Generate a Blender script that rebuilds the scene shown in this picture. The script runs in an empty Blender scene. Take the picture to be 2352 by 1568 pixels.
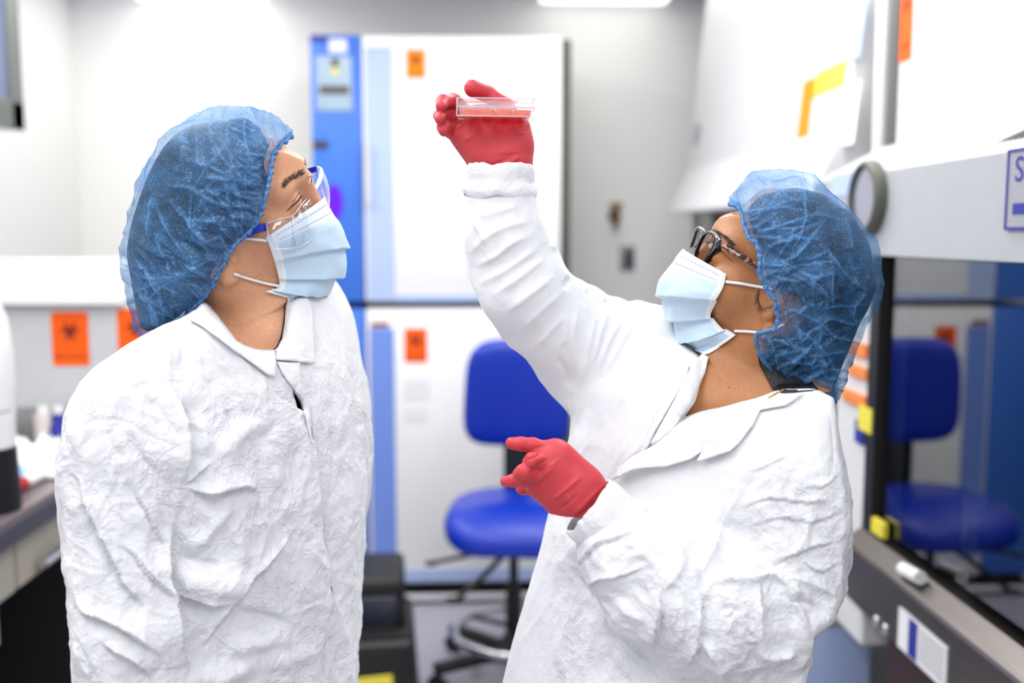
import bpy, bmesh, math, random
import numpy as np
from mathutils import Vector, Matrix
from mathutils.bvhtree import BVHTree
random.seed(7); rng = np.random.default_rng(7)
SC = bpy.context.scene; COL = SC.collection
f32 = np.float32
# ---------------------------------------------------------------- camera
FPX = 2287.0; CAMZ = 1.5
YAW = math.radians(2.45); PIT = math.radians(6.09)
cF = np.array([math.sin(YAW)*math.cos(PIT), math.cos(YAW)*math.cos(PIT), -math.sin(PIT)])
cR = np.array([math.cos(YAW), -math.sin(YAW), 0.0])
cU = np.cross(cR, cF)
CAM = np.array([0, 0, CAMZ])
def ray(px, py):
    px = np.asarray(px, float)[..., None]; py = np.asarray(py, float)[..., None]
    return cF + cR*(px-1176)/FPX + cU*(784-py)/FPX
def at_y(px, py, Y): r = ray(px, py); return Vector(CAM + r*((Y-CAM[1])/r[1]))
def at_x(px, py, X): r = ray(px, py); return Vector(CAM + r*((X-CAM[0])/r[0]))
def at_z(px, py, Z): r = ray(px, py); return Vector(CAM + r*((Z-CAM[2])/r[2]))
cam_d = bpy.data.cameras.new('camera'); cam = bpy.data.objects.new('camera', cam_d); COL.objects.link(cam)
cam_d.sensor_width = 36; cam_d.lens = FPX/2352*36; cam_d.clip_start = 0.05
M = Matrix.Identity(4)
for i in range(3):
    M[i][0] = cR[i]; M[i][1] = cU[i]; M[i][2] = -cF[i]; M[i][3] = CAM[i]
cam.matrix_world = M; SC.camera = cam
cam_d.dof.use_dof = True; cam_d.dof.focus_distance = 1.09; cam_d.dof.aperture_fstop = 2.3

# ---------------------------------------------------------------- objects
def tag(o, label=None, cat=None, group=None, kind=None):
    if label: o['label'] = label
    if cat: o['category'] = cat
    if group: o['group'] = group
    if kind: o['kind'] = kind
    return o
def empty(name, loc, rz=0, label=None, cat=None, group=None):
    o = bpy.data.objects.new(name, None); COL.objects.link(o); o.location = loc; o.rotation_euler = (0, 0, rz)
    o.empty_display_size = .05
    return tag(o, label, cat, group)
def npmesh(name, V, Fc, mat=None, parent=None, smooth=True, attrs=None, uv=None):
    """V (n,3); Fc (m,4) or (m,3) index array, or list of arrays"""
    me = bpy.data.meshes.new(name)
    V = np.asarray(V, f32)
    if isinstance(Fc, np.ndarray):
        sz = np.full(len(Fc), Fc.shape[1], np.int32); flat = Fc.astype(np.int32).ravel()
    else:
        sz = np.array([len(f) for f in Fc], np.int32); flat = np.concatenate([np.asarray(f, np.int32) for f in Fc]) if len(Fc) else np.zeros(0, np.int32)
    me.vertices.add(len(V)); me.vertices.foreach_set('co', V.ravel())
    me.loops.add(len(flat)); me.loops.foreach_set('vertex_index', flat)
    me.polygons.add(len(sz)); me.polygons.foreach_set('loop_start', (np.cumsum(sz)-sz).astype(np.int32))
    me.update(calc_edges=True); me.validate()
    me.polygons.foreach_set('use_smooth', np.full(len(me.polygons), bool(smooth)))
    if attrs:
        for k, a in attrs.items():
            at = me.attributes.new(k, 'FLOAT', 'POINT'); at.data.foreach_set('value', np.asarray(a, f32))
    if uv is not None:
        l = me.uv_layers.new(name='UVMap'); vi = np.zeros(len(me.loops), np.int32); me.loops.foreach_get('vertex_index', vi)
        l.data.foreach_set('uv', np.asarray(uv, f32)[vi].ravel())
    o = bpy.data.objects.new(name, me); COL.objects.link(o)
    if mat: me.materials.append(mat)
    if parent: o.parent = parent
    return o
def arr(o):
    me = o.data; n = len(me.vertices); co = np.zeros(n*3, f32); me.vertices.foreach_get('co', co)
    nn = np.zeros(n*3, f32); me.vertices.foreach_get('normal', nn)
    return co.reshape(-1, 3), nn.reshape(-1, 3)
def setco(o, V): o.data.vertices.foreach_set('co', np.asarray(V, f32).ravel()); o.data.update()
def faces_of(o):
    return [tuple(p.vertices) for p in o.data.polygons]
def apply_mods(o):
    dg = bpy.context.evaluated_depsgraph_get(); me = bpy.data.meshes.new_from_object(o.evaluated_get(dg))
    old = o.data; o.modifiers.clear(); o.data = me; bpy.data.meshes.remove(old)
    me.polygons.foreach_set('use_smooth', np.ones(len(me.polygons), bool))
    return o
class MB:
    """collects shapes into one mesh object"""
    def __init__(s): s.bm = bmesh.new()
    def box(s, c, d, rot=None, bev=0.0, seg=2):
        r = bmesh.ops.create_cube(s.bm, size=1.0); vs = r['verts']
        bmesh.ops.scale(s.bm, vec=Vector(d), verts=vs)
        if bev > 0:
            es = list({e for v in vs for e in v.link_edges})
            rr = bmesh.ops.bevel(s.bm, geom=vs+es, offset=bev, segments=seg, profile=.5, affect='EDGES')
            vs = list({v for f in rr['faces'] for v in f.verts} | {v for v in vs if v.is_valid})
        if rot is not None: bmesh.ops.rotate(s.bm, cent=(0, 0, 0), matrix=rot, verts=vs)
        bmesh.ops.translate(s.bm, vec=Vector(c), verts=vs); return s
    def box2(s, a, b, bev=0.0, seg=2):
        a = Vector(a); b = Vector(b); d = b-a
        return s.box((a+b)/2, (abs(d.x), abs(d.y), abs(d.z)), None, bev, seg)
    def cyl(s, a, b, r0, r1=None, n=24, caps=True):
        a = Vector(a); b = Vector(b); d = b-a; r1 = r0 if r1 is None else r1
        q = d.to_track_quat('Z', 'Y').to_matrix()
        r = bmesh.ops.create_cone(s.bm, cap_ends=caps, segments=n, radius1=r0, radius2=r1, depth=d.length)
        bmesh.ops.rotate(s.bm, cent=(0, 0, 0), matrix=q, verts=r['verts'])
        bmesh.ops.translate(s.bm, vec=(a+b)/2, verts=r['verts']); return s
    def ball(s, c, r, seg=24):
        r_ = bmesh.ops.create_uvsphere(s.bm, u_segments=seg, v_segments=seg//2, radius=1)
        r = (r, r, r) if isinstance(r, (int, float)) else r
        bmesh.ops.scale(s.bm, vec=Vector(r), verts=r_['verts']); bmesh.ops.translate(s.bm, vec=Vector(c), verts=r_['verts']); return s
    def lathe(s, prof, c=(0, 0, 0), n=32):
        rings = []
        for (r, z) in prof:
            rings.append([s.bm.verts.new((c[0]+max(r, 1e-4)*math.cos(2*math.pi*i/n), c[1]+max(r, 1e-4)*math.sin(2*math.pi*i/n), c[2]+z)) for i in range(n)])
        for A, B in zip(rings, rings[1:]):
            for i in range(n): s.bm.faces.new((A[i], A[(i+1) % n], B[(i+1) % n], B[i]))
        s.bm.faces.new(list(reversed(rings[0]))); s.bm.faces.new(rings[-1]); return s
    def torus(s, c, R, r, n=48, m=12, axis='Z'):
        g = []
        for i in range(n):
            a = 2*math.pi*i/n; row = []
            for j in range(m):
                b = 2*math.pi*j/m; x = (R+r*math.cos(b))*math.cos(a); y = (R+r*math.cos(b))*math.sin(a); z = r*math.sin(b)
                p = (x, y, z) if axis == 'Z' else ((z, x, y) if axis == 'X' else (x, z, y))
                row.append(s.bm.verts.new((c[0]+p[0], c[1]+p[1], c[2]+p[2])))
            g.append(row)
        for i in range(n):
            for j in range(m): s.bm.faces.new((g[i][j], g[(i+1) % n][j], g[(i+1) % n][(j+1) % m], g[i][(j+1) % m]))
        return s
    def tube(s, pts, r, n=10):
        V, F_ = tube_arrays(np.array([tuple(p) for p in pts], float), r, n)
        vs = [s.bm.verts.new(v) for v in V]
        for f in F_: s.bm.faces.new([vs[i] for i in f])
        return s
    def prism(s, poly, h, M_=None):
        """polygon (x,y) extruded along z by h then transformed by M_"""
        a = [s.bm.verts.new((x, y, 0)) for x, y in poly]; b = [s.bm.verts.new((x, y, h)) for x, y in poly]
        n = len(poly); s.bm.faces.new(list(reversed(a))); s.bm.faces.new(b)
        for i in range(n): s.bm.faces.new((a[i], a[(i+1) % n], b[(i+1) % n], b[i]))
        if M_ is not None: bmesh.ops.transform(s.bm, matrix=M_, verts=a+b)
        return s
    def quad(s, a, b, c, d):
        s.bm.faces.new([s.bm.verts.new(Vector(p)) for p in (a, b, c, d)]); return s
    def build(s, name, mat, parent=None, smooth=False, rel=True):
        bmesh.ops.recalc_face_normals(s.bm, faces=s.bm.faces)
        me = bpy.data.meshes.new(name); s.bm.to_mesh(me); s.bm.free()
        if smooth:
            for p in me.polygons: p.use_smooth = True
            try: me.set_sharp_from_angle(angle=math.radians(40))
            except Exception: pass
        me.materials.append(mat); o = bpy.data.objects.new(name, me); COL.objects.link(o)
        if parent is not None:
            o.parent = parent
        return o
def tube_arrays(P, r, n=10, closed=False):
    P = np.asarray(P, float); m = len(P); r = np.broadcast_to(np.asarray(r, float), (m,))
    T = np.gradient(P, axis=0) if not closed else np.roll(P, -1, 0)-np.roll(P, 1, 0)
    T /= np.linalg.norm(T, axis=1, keepdims=True)+1e-12
    ref = np.array([0, 0, 1.0]) if abs(T[0][2]) < .9 else np.array([1.0, 0, 0])
    Ns = []; nrm = ref-T[0]*ref.dot(T[0]); nrm /= np.linalg.norm(nrm)
    for i in range(m):
        nrm = nrm-T[i]*nrm.dot(T[i]); nrm /= np.linalg.norm(nrm)+1e-12; Ns.append(nrm.copy())
    Ns = np.array(Ns); B = np.cross(T, Ns)
    a = np.linspace(0, 2*np.pi, n, endpoint=False)
    V = P[:, None]+r[:, None, None]*(np.cos(a)[None, :, None]*Ns[:, None]+np.sin(a)[None, :, None]*B[:, None])
    V = V.reshape(-1, 3); Fq = []
    for i in range(m if closed else m-1):
        for j in range(n):
            i2 = (i+1) % m
            Fq.append((i*n+j, i*n+(j+1) % n, i2*n+(j+1) % n, i2*n+j))
    if not closed:
        Fq.append(tuple(range(n-1, -1, -1))); Fq.append(tuple((m-1)*n+j for j in range(n)))
    return V, Fq
def spline(pts, n):
    """Catmull-Rom through pts, n samples uniform in arc length"""
    P = np.asarray(pts, float)
    if len(P) == 2: Q = P[0]+(P[1]-P[0])*np.linspace(0, 1, n)[:, None]; return Q
    E = np.vstack([2*P[0]-P[1], P, 2*P[-1]-P[-2]]); out = []
    for i in range(1, len(E)-2):
        t = np.linspace(0, 1, 24, endpoint=False)[:, None]
        p0, p1, p2, p3 = E[i-1], E[i], E[i+1], E[i+2]
        out.append(.5*((2*p1)+(-p0+p2)*t+(2*p0-5*p1+4*p2-p3)*t*t+(-p0+3*p1-3*p2+p3)*t**3))
    out.append(P[-1:]); Q = np.vstack(out)
    L = np.r_[0, np.cumsum(np.linalg.norm(np.diff(Q, axis=0), axis=1))]
    s = np.linspace(0, L[-1], n)
    return np.stack([np.interp(s, L, Q[:, k]) for k in range(Q.shape[1])], 1)

# ---------------------------------------------------------------- noise
def _h(ix, iy, iz, seed):
    h = (ix.astype(np.int64)*374761393 + iy.astype(np.int64)*668265263 + iz.astype(np.int64)*2147483647 + seed*974634777) & 0xffffffff
    h = ((h ^ (h >> 13))*1274126177) & 0xffffffff
    h = ((h ^ (h >> 15))*2246822519) & 0xffffffff
    return h ^ (h >> 16)
def gnoise(P, seed=0):
    P = np.asarray(P, f32); I = np.floor(P).astype(np.int64); Fr = P-I; W = Fr*Fr*Fr*(Fr*(Fr*6-15)+10)
    out = np.zeros(len(P), f32)
    for dx in (0, 1):
        wx = W[:, 0] if dx else 1-W[:, 0]
        for dy in (0, 1):
            wy = W[:, 1] if dy else 1-W[:, 1]
            for dz in (0, 1):
                wz = W[:, 2] if dz else 1-W[:, 2]
                h = _h(I[:, 0]+dx, I[:, 1]+dy, I[:, 2]+dz, seed)
                gx = (h & 1023)/511.5-1; gy = ((h >> 10) & 1023)/511.5-1; gz = ((h >> 20) & 1023)/511.5-1
                out += (wx*wy*wz*(gx*(Fr[:, 0]-dx)+gy*(Fr[:, 1]-dy)+gz*(Fr[:, 2]-dz))).astype(f32)
    return out*1.6
def ridged(P, seed=0): return 1-np.abs(gnoise(P, seed))*2.2
def worley_f1(P, seed=0):
    P = np.asarray(P, f32); I = np.floor(P).astype(np.int64); best = np.full(len(P), 9, f32); sec = best.copy()
    for dx in (-1, 0, 1):
        for dy in (-1, 0, 1):
            for dz in (-1, 0, 1):
                J = I+np.array([dx, dy, dz]); h = _h(J[:, 0], J[:, 1], J[:, 2], seed)
                q = J+np.stack([(h & 1023)/1023, ((h >> 10) & 1023)/1023, ((h >> 20) & 1023)/1023], 1)
                d = np.linalg.norm(P-q, axis=1).astype(f32)
                sec = np.minimum(sec, np.maximum(best, d)); best = np.minimum(best, d)
    return best, sec
def sstep(a, b, x): t = np.clip((x-a)/(b-a), 0, 1); return t*t*(3-2*t)

# ---------------------------------------------------------------- local frames and sdf grids
class Frame:
    """upright frame at the pixel's ray and depth: u right, v up (world z), w towards the viewer"""
    def __init__(s, px, py, depth):
        r = ray(px, py); p = CAM+r*depth; s.O = np.array([p[0], p[1], 0.0])
        d = CAM-p; d[2] = 0; s.T = d/np.linalg.norm(d); s.U = np.array([0, 0, 1.0]); s.R = np.cross(s.U, s.T)
        s.camL = s.local(CAM)
        m = Matrix.Identity(4)
        for i in range(3): m[i][0] = s.R[i]; m[i][1] = -s.T[i]; m[i][2] = s.U[i]; m[i][3] = s.O[i]
        s.mat = m
    def local(s, X): d = np.asarray(X)-s.O; return np.stack([d@s.R, d@s.U, d@s.T], -1)
    def L(s, px, py, w=0.0):
        r = ray(px, py); r = np.stack([r@s.R, r@s.U, r@s.T], -1); c = s.camL
        t = (np.asarray(w)-c[2])/r[..., 2]; return c+r*t[..., None]
    def proj(s, u, v, w):
        X = [s.O[i]+s.R[i]*u+s.U[i]*v+s.T[i]*w-CAM[i] for i in range(3)]
        z = X[0]*cF[0]+X[1]*cF[1]+X[2]*cF[2]
        x = X[0]*cR[0]+X[1]*cR[1]+X[2]*cR[2]; y = X[0]*cU[0]+X[1]*cU[1]+X[2]*cU[2]
        return 1176+FPX*x/z, 784-FPX*y/z, z
def ob(P): P = np.asarray(P); return np.stack([P[..., 0], -P[..., 2], P[..., 1]], -1)     # (u,v,w) -> object coords
def un(P): P = np.asarray(P); return np.stack([P[..., 0], P[..., 2], -P[..., 1]], -1)
def smin(a, b, k):
    if k <= 0: return np.minimum(a, b)
    h = np.maximum(k-np.abs(a-b), 0)/k; return np.minimum(a, b)-h*h*k*.25
def smax(a, b, k): return -smin(-a, -b, k)
class Grid:
    def __init__(s, xs, ys, zs):
        s.ax = [np.asarray(a, f32) for a in (xs, ys, zs)]
        s.F = np.ones([len(a) for a in s.ax], f32)
    def sl(s, lo, hi):
        out = []
        for a, l, h in zip(s.ax, lo, hi): out.append(slice(max(0, int(np.searchsorted(a, l))-1), min(len(a), int(np.searchsorted(a, h))+1)))
        return tuple(out)
    def xyz(s, sl): return s.ax[0][sl[0]][:, None, None], s.ax[1][sl[1]][None, :, None], s.ax[2][sl[2]][None, None, :]
    def op(s, fn, lo, hi, k=0.0, mode='u', m=.03):
        sl = s.sl(np.asarray(lo)-m-k, np.asarray(hi)+m+k)
        if any(q.stop <= q.start for q in sl): return
        d = fn(*s.xyz(sl)).astype(f32)
        s.F[sl] = smin(s.F[sl], d, k) if mode == 'u' else (smax(s.F[sl], -d, k) if mode == 's' else smax(s.F[sl], d, k))
    def cap(s, a, b, ra, rb, k=0.0, mode='u', sq=(1, 1, 1)):
        a = np.asarray(a, float); b = np.asarray(b, float); ba = b-a; L2 = ba.dot(ba)+1e-12; r = max(ra, rb)
        def fn(x, y, z):
            t = np.clip(((x-a[0])*ba[0]+(y-a[1])*ba[1]+(z-a[2])*ba[2])/L2, 0, 1)
            return np.sqrt((x-a[0]-t*ba[0])**2+(y-a[1]-t*ba[1])**2+(z-a[2]-t*ba[2])**2)-(ra+t*(rb-ra))
        s.op(fn, np.minimum(a, b)-r, np.maximum(a, b)+r, k, mode)
    def chain(s, pts, rs, k=0.0, mode='u', k0=None):
        for i in range(len(pts)-1): s.cap(pts[i], pts[i+1], rs[i], rs[i+1], k if (i or k0 is None) else k0, mode)
    def ball(s, c, r, k=0.0, mode='u'): s.ell(c, (r, r, r), None, k, mode)
    def ell(s, c, r, A=None, k=0.0, mode='u'):
        """A: rows = local axes"""
        c = np.asarray(c, float); r = np.asarray(r, float); R_ = r.max()
        def fn(x, y, z):
            x, y, z = x-c[0], y-c[1], z-c[2]
            if A is not None: x, y, z = (A[i][0]*x+A[i][1]*y+A[i][2]*z for i in range(3))
            q = np.sqrt((x/r[0])**2+(y/r[1])**2+(z/r[2])**2); g = np.sqrt((x/r[0]**2)**2+(y/r[1]**2)**2+(z/r[2]**2)**2)
            return q*(q-1)/(g+1e-6)
        s.op(fn, c-R_, c+R_, k, mode)
    def mesh(s):
        F, (xs, ys, zs) = s.F, s.ax; S = F < 0
        c = [S[dx:F.shape[0]-1+dx, dy:F.shape[1]-1+dy, dz:F.shape[2]-1+dz] for dx in (0, 1) for dy in (0, 1) for dz in (0, 1)]
        al = c[0].copy(); an = c[0].copy()
        for q in c[1:]: al &= q; an |= q
        act = an & ~al; ijk = np.argwhere(act); idx = np.full(act.shape, -1, np.int32); idx[act] = np.arange(len(ijk))
        i, j, k = ijk.T
        val = {(dx, dy, dz): F[i+dx, j+dy, k+dz] for dx in (0, 1) for dy in (0, 1) for dz in (0, 1)}
        acc = np.zeros((len(ijk), 3), f32); cnt = np.zeros(len(ijk), f32)
        for ax in range(3):
            for a in (0, 1):
                for b in (0, 1):
                    o = [0, 0, 0]; oth = [q for q in range(3) if q != ax]; o[oth[0]] = a; o[oth[1]] = b
                    p = tuple(o); o[ax] = 1; q = tuple(o); va, vb = val[p], val[q]; m = (va < 0) != (vb < 0)
                    t = np.where(m, va/np.where(m, va-vb, 1), 0); e = np.zeros((len(ijk), 3), f32); e[:] = p; e[:, ax] = t
                    acc += e*m[:, None]; cnt += m
        fr = acc/cnt[:, None]; V = np.zeros_like(fr)
        for ax, (a, g) in enumerate(zip((xs, ys, zs), (i, j, k))): V[:, ax] = a[g]+fr[:, ax]*(a[g+1]-a[g])
        Q = []
        for ax in range(3):
            sa = [slice(None)]*3; sb = [slice(None)]*3; sa[ax] = slice(0, -1); sb[ax] = slice(1, None)
            A, B = S[tuple(sa)], S[tuple(sb)]; E = np.argwhere(A != B)
            o1, o2 = [(1, 2), (2, 0), (0, 1)][ax]
            E = E[(E[:, o1] > 0) & (E[:, o2] > 0) & (E[:, o1] < F.shape[o1]-1) & (E[:, o2] < F.shape[o2]-1)]
            def cell(d1, d2):
                e = E.copy(); e[:, o1] += d1; e[:, o2] += d2; return idx[e[:, 0], e[:, 1], e[:, 2]]
            q = np.stack([cell(-1, -1), cell(0, -1), cell(0, 0), cell(-1, 0)], 1)
            flip = ~A[E[:, 0], E[:, 1], E[:, 2]]; q[flip] = q[flip][:, ::-1]; Q.append(q)
        Q = np.vstack(Q); Q = Q[(Q >= 0).all(1)]
        return V, Q
def lin(a, b, h): n = max(2, int(round((b-a)/h))+1); return np.linspace(a, b, n)
def segs(*bits):
    """rectilinear axis: (start, stop, step) pieces"""
    out = []
    for a, b, h in bits: out.append(lin(a, b, h)[(1 if out else 0):])
    return np.concatenate(out)
class Poly2:
    """signed distance (pixels, negative inside) of a closed polygon, sampled on a pixel grid"""
    def __init__(s, pts, step=4, pad=160):
        P = np.asarray(pts, float); s.P = P; s.x0, s.y0 = P.min(0)-pad; x1, y1 = P.max(0)+pad; s.st = step
        xs = np.arange(s.x0, x1, step); ys = np.arange(s.y0, y1, step); s.D = s.exact(xs[:, None], ys[None, :]).astype(f32)
    def exact(s, X, Y):
        X, Y = np.broadcast_arrays(X, Y); d = np.full(X.shape, 1e9); ins = np.zeros(X.shape, bool); P = s.P
        for a, b in zip(P, np.roll(P, -1, 0)):
            e = b-a; L2 = e.dot(e)+1e-9; t = np.clip(((X-a[0])*e[0]+(Y-a[1])*e[1])/L2, 0, 1)
            d = np.minimum(d, (X-a[0]-t*e[0])**2+(Y-a[1]-t*e[1])**2)
            c = ((a[1] <= Y) & (b[1] > Y)) | ((b[1] <= Y) & (a[1] > Y))
            if abs(e[1]) > 1e-9: ins ^= c & (X < a[0]+(Y-a[1])/e[1]*e[0])
        d = np.sqrt(d); return np.where(ins, -d, d)
    def blur(s, n):
        for _ in range(n):
            D = s.D; D[1:-1] = (D[:-2]+2*D[1:-1]+D[2:])/4; D[:, 1:-1] = (D[:, :-2]+2*D[:, 1:-1]+D[:, 2:])/4
        return s
    def __call__(s, X, Y):
        fx = np.clip((X-s.x0)/s.st, 0, s.D.shape[0]-1.001); fy = np.clip((Y-s.y0)/s.st, 0, s.D.shape[1]-1.001)
        i = fx.astype(np.int32); j = fy.astype(np.int32); fx = fx-i; fy = fy-j; D = s.D
        return D[i, j]*(1-fx)*(1-fy)+D[i+1, j]*fx*(1-fy)+D[i, j+1]*(1-fx)*fy+D[i+1, j+1]*fx*fy
def C(ox, oy, sc, pts): return [(ox+x/sc, oy+y/sc) for x, y in pts]
def smooth_closed(pts, per=6):
    P = np.asarray(pts, float); n = len(P); out = []
    for i in range(n):
        p0, p1, p2, p3 = P[i-1], P[i], P[(i+1) % n], P[(i+2) % n]
        for t in np.linspace(0, 1, per, endpoint=False):
            out.append(.5*((2*p1)+(-p0+p2)*t+(2*p0-5*p1+4*p2-p3)*t*t+(-p0+3*p1-3*p2+p3)*t**3))
    return np.array(out)
def carve(g, fr, poly, k=.02):
    """keep only what lies inside the outline seen from the lens (silhouette of the thing)"""
    x, y, z = g.xyz((slice(None),)*3); px, py, dz = fr.proj(x, y, z)
    g.F = smax(g.F, (poly(px, py)*dz/FPX).astype(f32), k)
def polyline_sd(X, Y, pts):
    """distance to polyline, sign (left/right), arc parameter 0..1"""
    P = np.asarray(pts, float); best = np.full(X.shape, 1e9); sg = np.ones(X.shape); tt = np.zeros(X.shape)
    L = np.r_[0, np.cumsum(np.linalg.norm(np.diff(P, axis=0), axis=1))]
    for i in range(len(P)-1):
        a = P[i]; e = P[i+1]-a; L2 = e.dot(e)+1e-9; t = np.clip(((X-a[0])*e[0]+(Y-a[1])*e[1])/L2, 0, 1)
        dx = X-a[0]-t*e[0]; dy = Y-a[1]-t*e[1]; d = dx*dx+dy*dy; m = d < best
        best = np.where(m, d, best); sg = np.where(m, np.sign(e[0]*dy-e[1]*dx), sg); tt = np.where(m, (L[i]+t*(L[i+1]-L[i]))/L[-1], tt)
    return np.sqrt(best), sg, tt
# ---------------------------------------------------------------- materials
def srgb(h):
    if isinstance(h, str): c = [int(h[i:i+2], 16)/255 for i in (0, 2, 4)]
    else: c = h
    return tuple(((x/12.92) if x <= .04045 else ((x+.055)/1.055)**2.4) for x in c)+(1,)
class NT:
    def __init__(s, name):
        s.m = bpy.data.materials.new(name); s.m.use_nodes = True; s.t = s.m.node_tree; s.t.nodes.clear()
        s.out = s.n('ShaderNodeOutputMaterial')
    def n(s, typ, ins=None, **kw):
        nd = s.t.nodes.new(typ)
        for k, v in kw.items(): setattr(nd, k, v)
        if ins:
            for k, v in ins.items(): s.set(nd, k, v)
        return nd
    def set(s, nd, k, v):
        i = nd.inputs[k]
        if hasattr(v, 'is_output') or isinstance(v, bpy.types.NodeSocket): s.t.links.new(v, i)
        elif isinstance(v, bpy.types.Node): s.t.links.new(v.outputs[0], i)
        else:
            try: i.default_value = v
            except Exception: i.default_value = tuple(v)[:3]
    def co(s, kind='Object'): return s.n('ShaderNodeTexCoord').outputs[kind]
    def mapv(s, vec, scale=(1, 1, 1), rot=(0, 0, 0)): return s.n('ShaderNodeMapping', {'Vector': vec, 'Scale': scale, 'Rotation': rot}).outputs[0]
    def noise(s, vec, scale, detail=3, rough=.55, dist=0.0): return s.n('ShaderNodeTexNoise', {'Vector': vec, 'Scale': scale, 'Detail': detail, 'Roughness': rough, 'Distortion': dist}).outputs[0]
    def vor(s, vec, scale, feature='F1', rand=1.0): return s.n('ShaderNodeTexVoronoi', {'Vector': vec, 'Scale': scale, 'Randomness': rand}, feature=feature).outputs['Distance']
    def ma(s, op, a, b=0.0, c=0.0, clamp=False):
        nd = s.n('ShaderNodeMath', operation=op, use_clamp=clamp); s.set(nd, 0, a); s.set(nd, 1, b); s.set(nd, 2, c); return nd.outputs[0]
    def mix(s, f, a, b):
        nd = s.n('ShaderNodeMix', data_type='RGBA'); s.set(nd, 0, f); s.set(nd, 6, a); s.set(nd, 7, b); return nd.outputs[2]
    def ramp(s, f, stops):
        nd = s.n('ShaderNodeValToRGB'); s.set(nd, 0, f); e = nd.color_ramp.elements
        while len(e) < len(stops): e.new(.5)
        for q, (p, c) in zip(e, stops): q.position = p; q.color = c if len(c) == 4 else tuple(c)+(1,)
        return nd.outputs[0]
    def bump(s, h, strength, dist, nrm=None):
        d = {'Height': h, 'Strength': strength, 'Distance': dist}
        if nrm is not None: d['Normal'] = nrm
        return s.n('ShaderNodeBump', d).outputs[0]
    def attr(s, name): return s.n('ShaderNodeAttribute', attribute_name=name).outputs['Fac']
    def pr(s, **kw):
        nd = s.n('ShaderNodeBsdfPrincipled')
        for k, v in kw.items(): s.set(nd, k.replace('_', ' '), v)
        return nd.outputs[0]
    def done(s, sh): s.t.links.new(sh, s.out.inputs[0]); return s.m
def plain(name, col, rough=.5, metal=0.0, spec=.5, noise=0.04, bump=0.0, nscale=25, coat=0.0, **kw):
    t = NT(name); c = srgb(col); co = t.co(); nz = t.noise(co, nscale, 3)
    lo = tuple(max(0, x*(1-noise)) for x in c[:3])+(1,); hi = tuple(min(1, x*(1+noise)) for x in c[:3])+(1,)
    d = dict(Base_Color=t.mix(nz, lo, hi), Roughness=rough, Metallic=metal, Specular_IOR_Level=spec, Coat_Weight=coat)
    if bump: d['Normal'] = t.bump(t.noise(co, nscale*8, 3), bump, .002)
    d.update(kw); return t.done(t.pr(**d))
def emis(name, col, strength):
    t = NT(name); return t.done(t.n('ShaderNodeEmission', {'Color': srgb(col), 'Strength': strength}).outputs[0])

def m_tyvek():
    t = NT('crinkled_white_nonwoven'); co = t.co()
    w = t.n('ShaderNodeVectorMath', {0: co, 1: t.n('ShaderNodeVectorMath', {0: t.n('ShaderNodeTexNoise', {'Vector': co, 'Scale': 14.0, 'Detail': 2.0}).outputs[1], 'Scale': .05}, operation='SCALE').outputs[0]}, operation='ADD').outputs[0]
    v1 = t.vor(t.mapv(w, (1, 1, .7), (.3, .2, .1)), 34, 'F1'); v2 = t.vor(t.mapv(w, (1, 1.3, .8), (1.1, .4, 2.)), 78, 'F1'); v3 = t.vor(w, 190, 'F1')
    fib = t.noise(t.mapv(co, (1, 1, .35), (.2, .5, .8)), 900, 2)
    h = t.ma('MULTIPLY_ADD', v1, .75, t.ma('MULTIPLY_ADD', v2, .42, t.ma('MULTIPLY_ADD', v3, .13, t.ma('MULTIPLY', fib, .05))))
    ed = t.ma('SUBTRACT', 1.0, t.ma('MULTIPLY', t.vor(t.mapv(w, (1, 1.2, .8), (.7, .3, 1.3)), 62, 'DISTANCE_TO_EDGE'), 16.0, 0, True))
    ed2 = t.ma('SUBTRACT', 1.0, t.ma('MULTIPLY', t.vor(t.mapv(w, (1.2, 1, .8), (.2, 1.3, .6)), 150, 'DISTANCE_TO_EDGE'), 13.0, 0, True))
    h = t.ma('ADD', h, t.ma('MULTIPLY', t.ma('MULTIPLY_ADD', ed2, .09, t.ma('MULTIPLY', ed, .15)), t.ma('MULTIPLY_ADD', t.noise(co, 16, 2), 2.4, -.75, True)))
    am = t.attr('crinkle')
    nb = t.bump(h, t.ma('MULTIPLY', am, .62), .009)
    col = t.mix(t.noise(co, 60, 4), srgb((.875, .88, .90)), srgb((.90, .905, .92)))
    return t.done(t.pr(Base_Color=col, Roughness=.62, Specular_IOR_Level=.28, Sheen_Weight=.15, Normal=nb))
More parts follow.
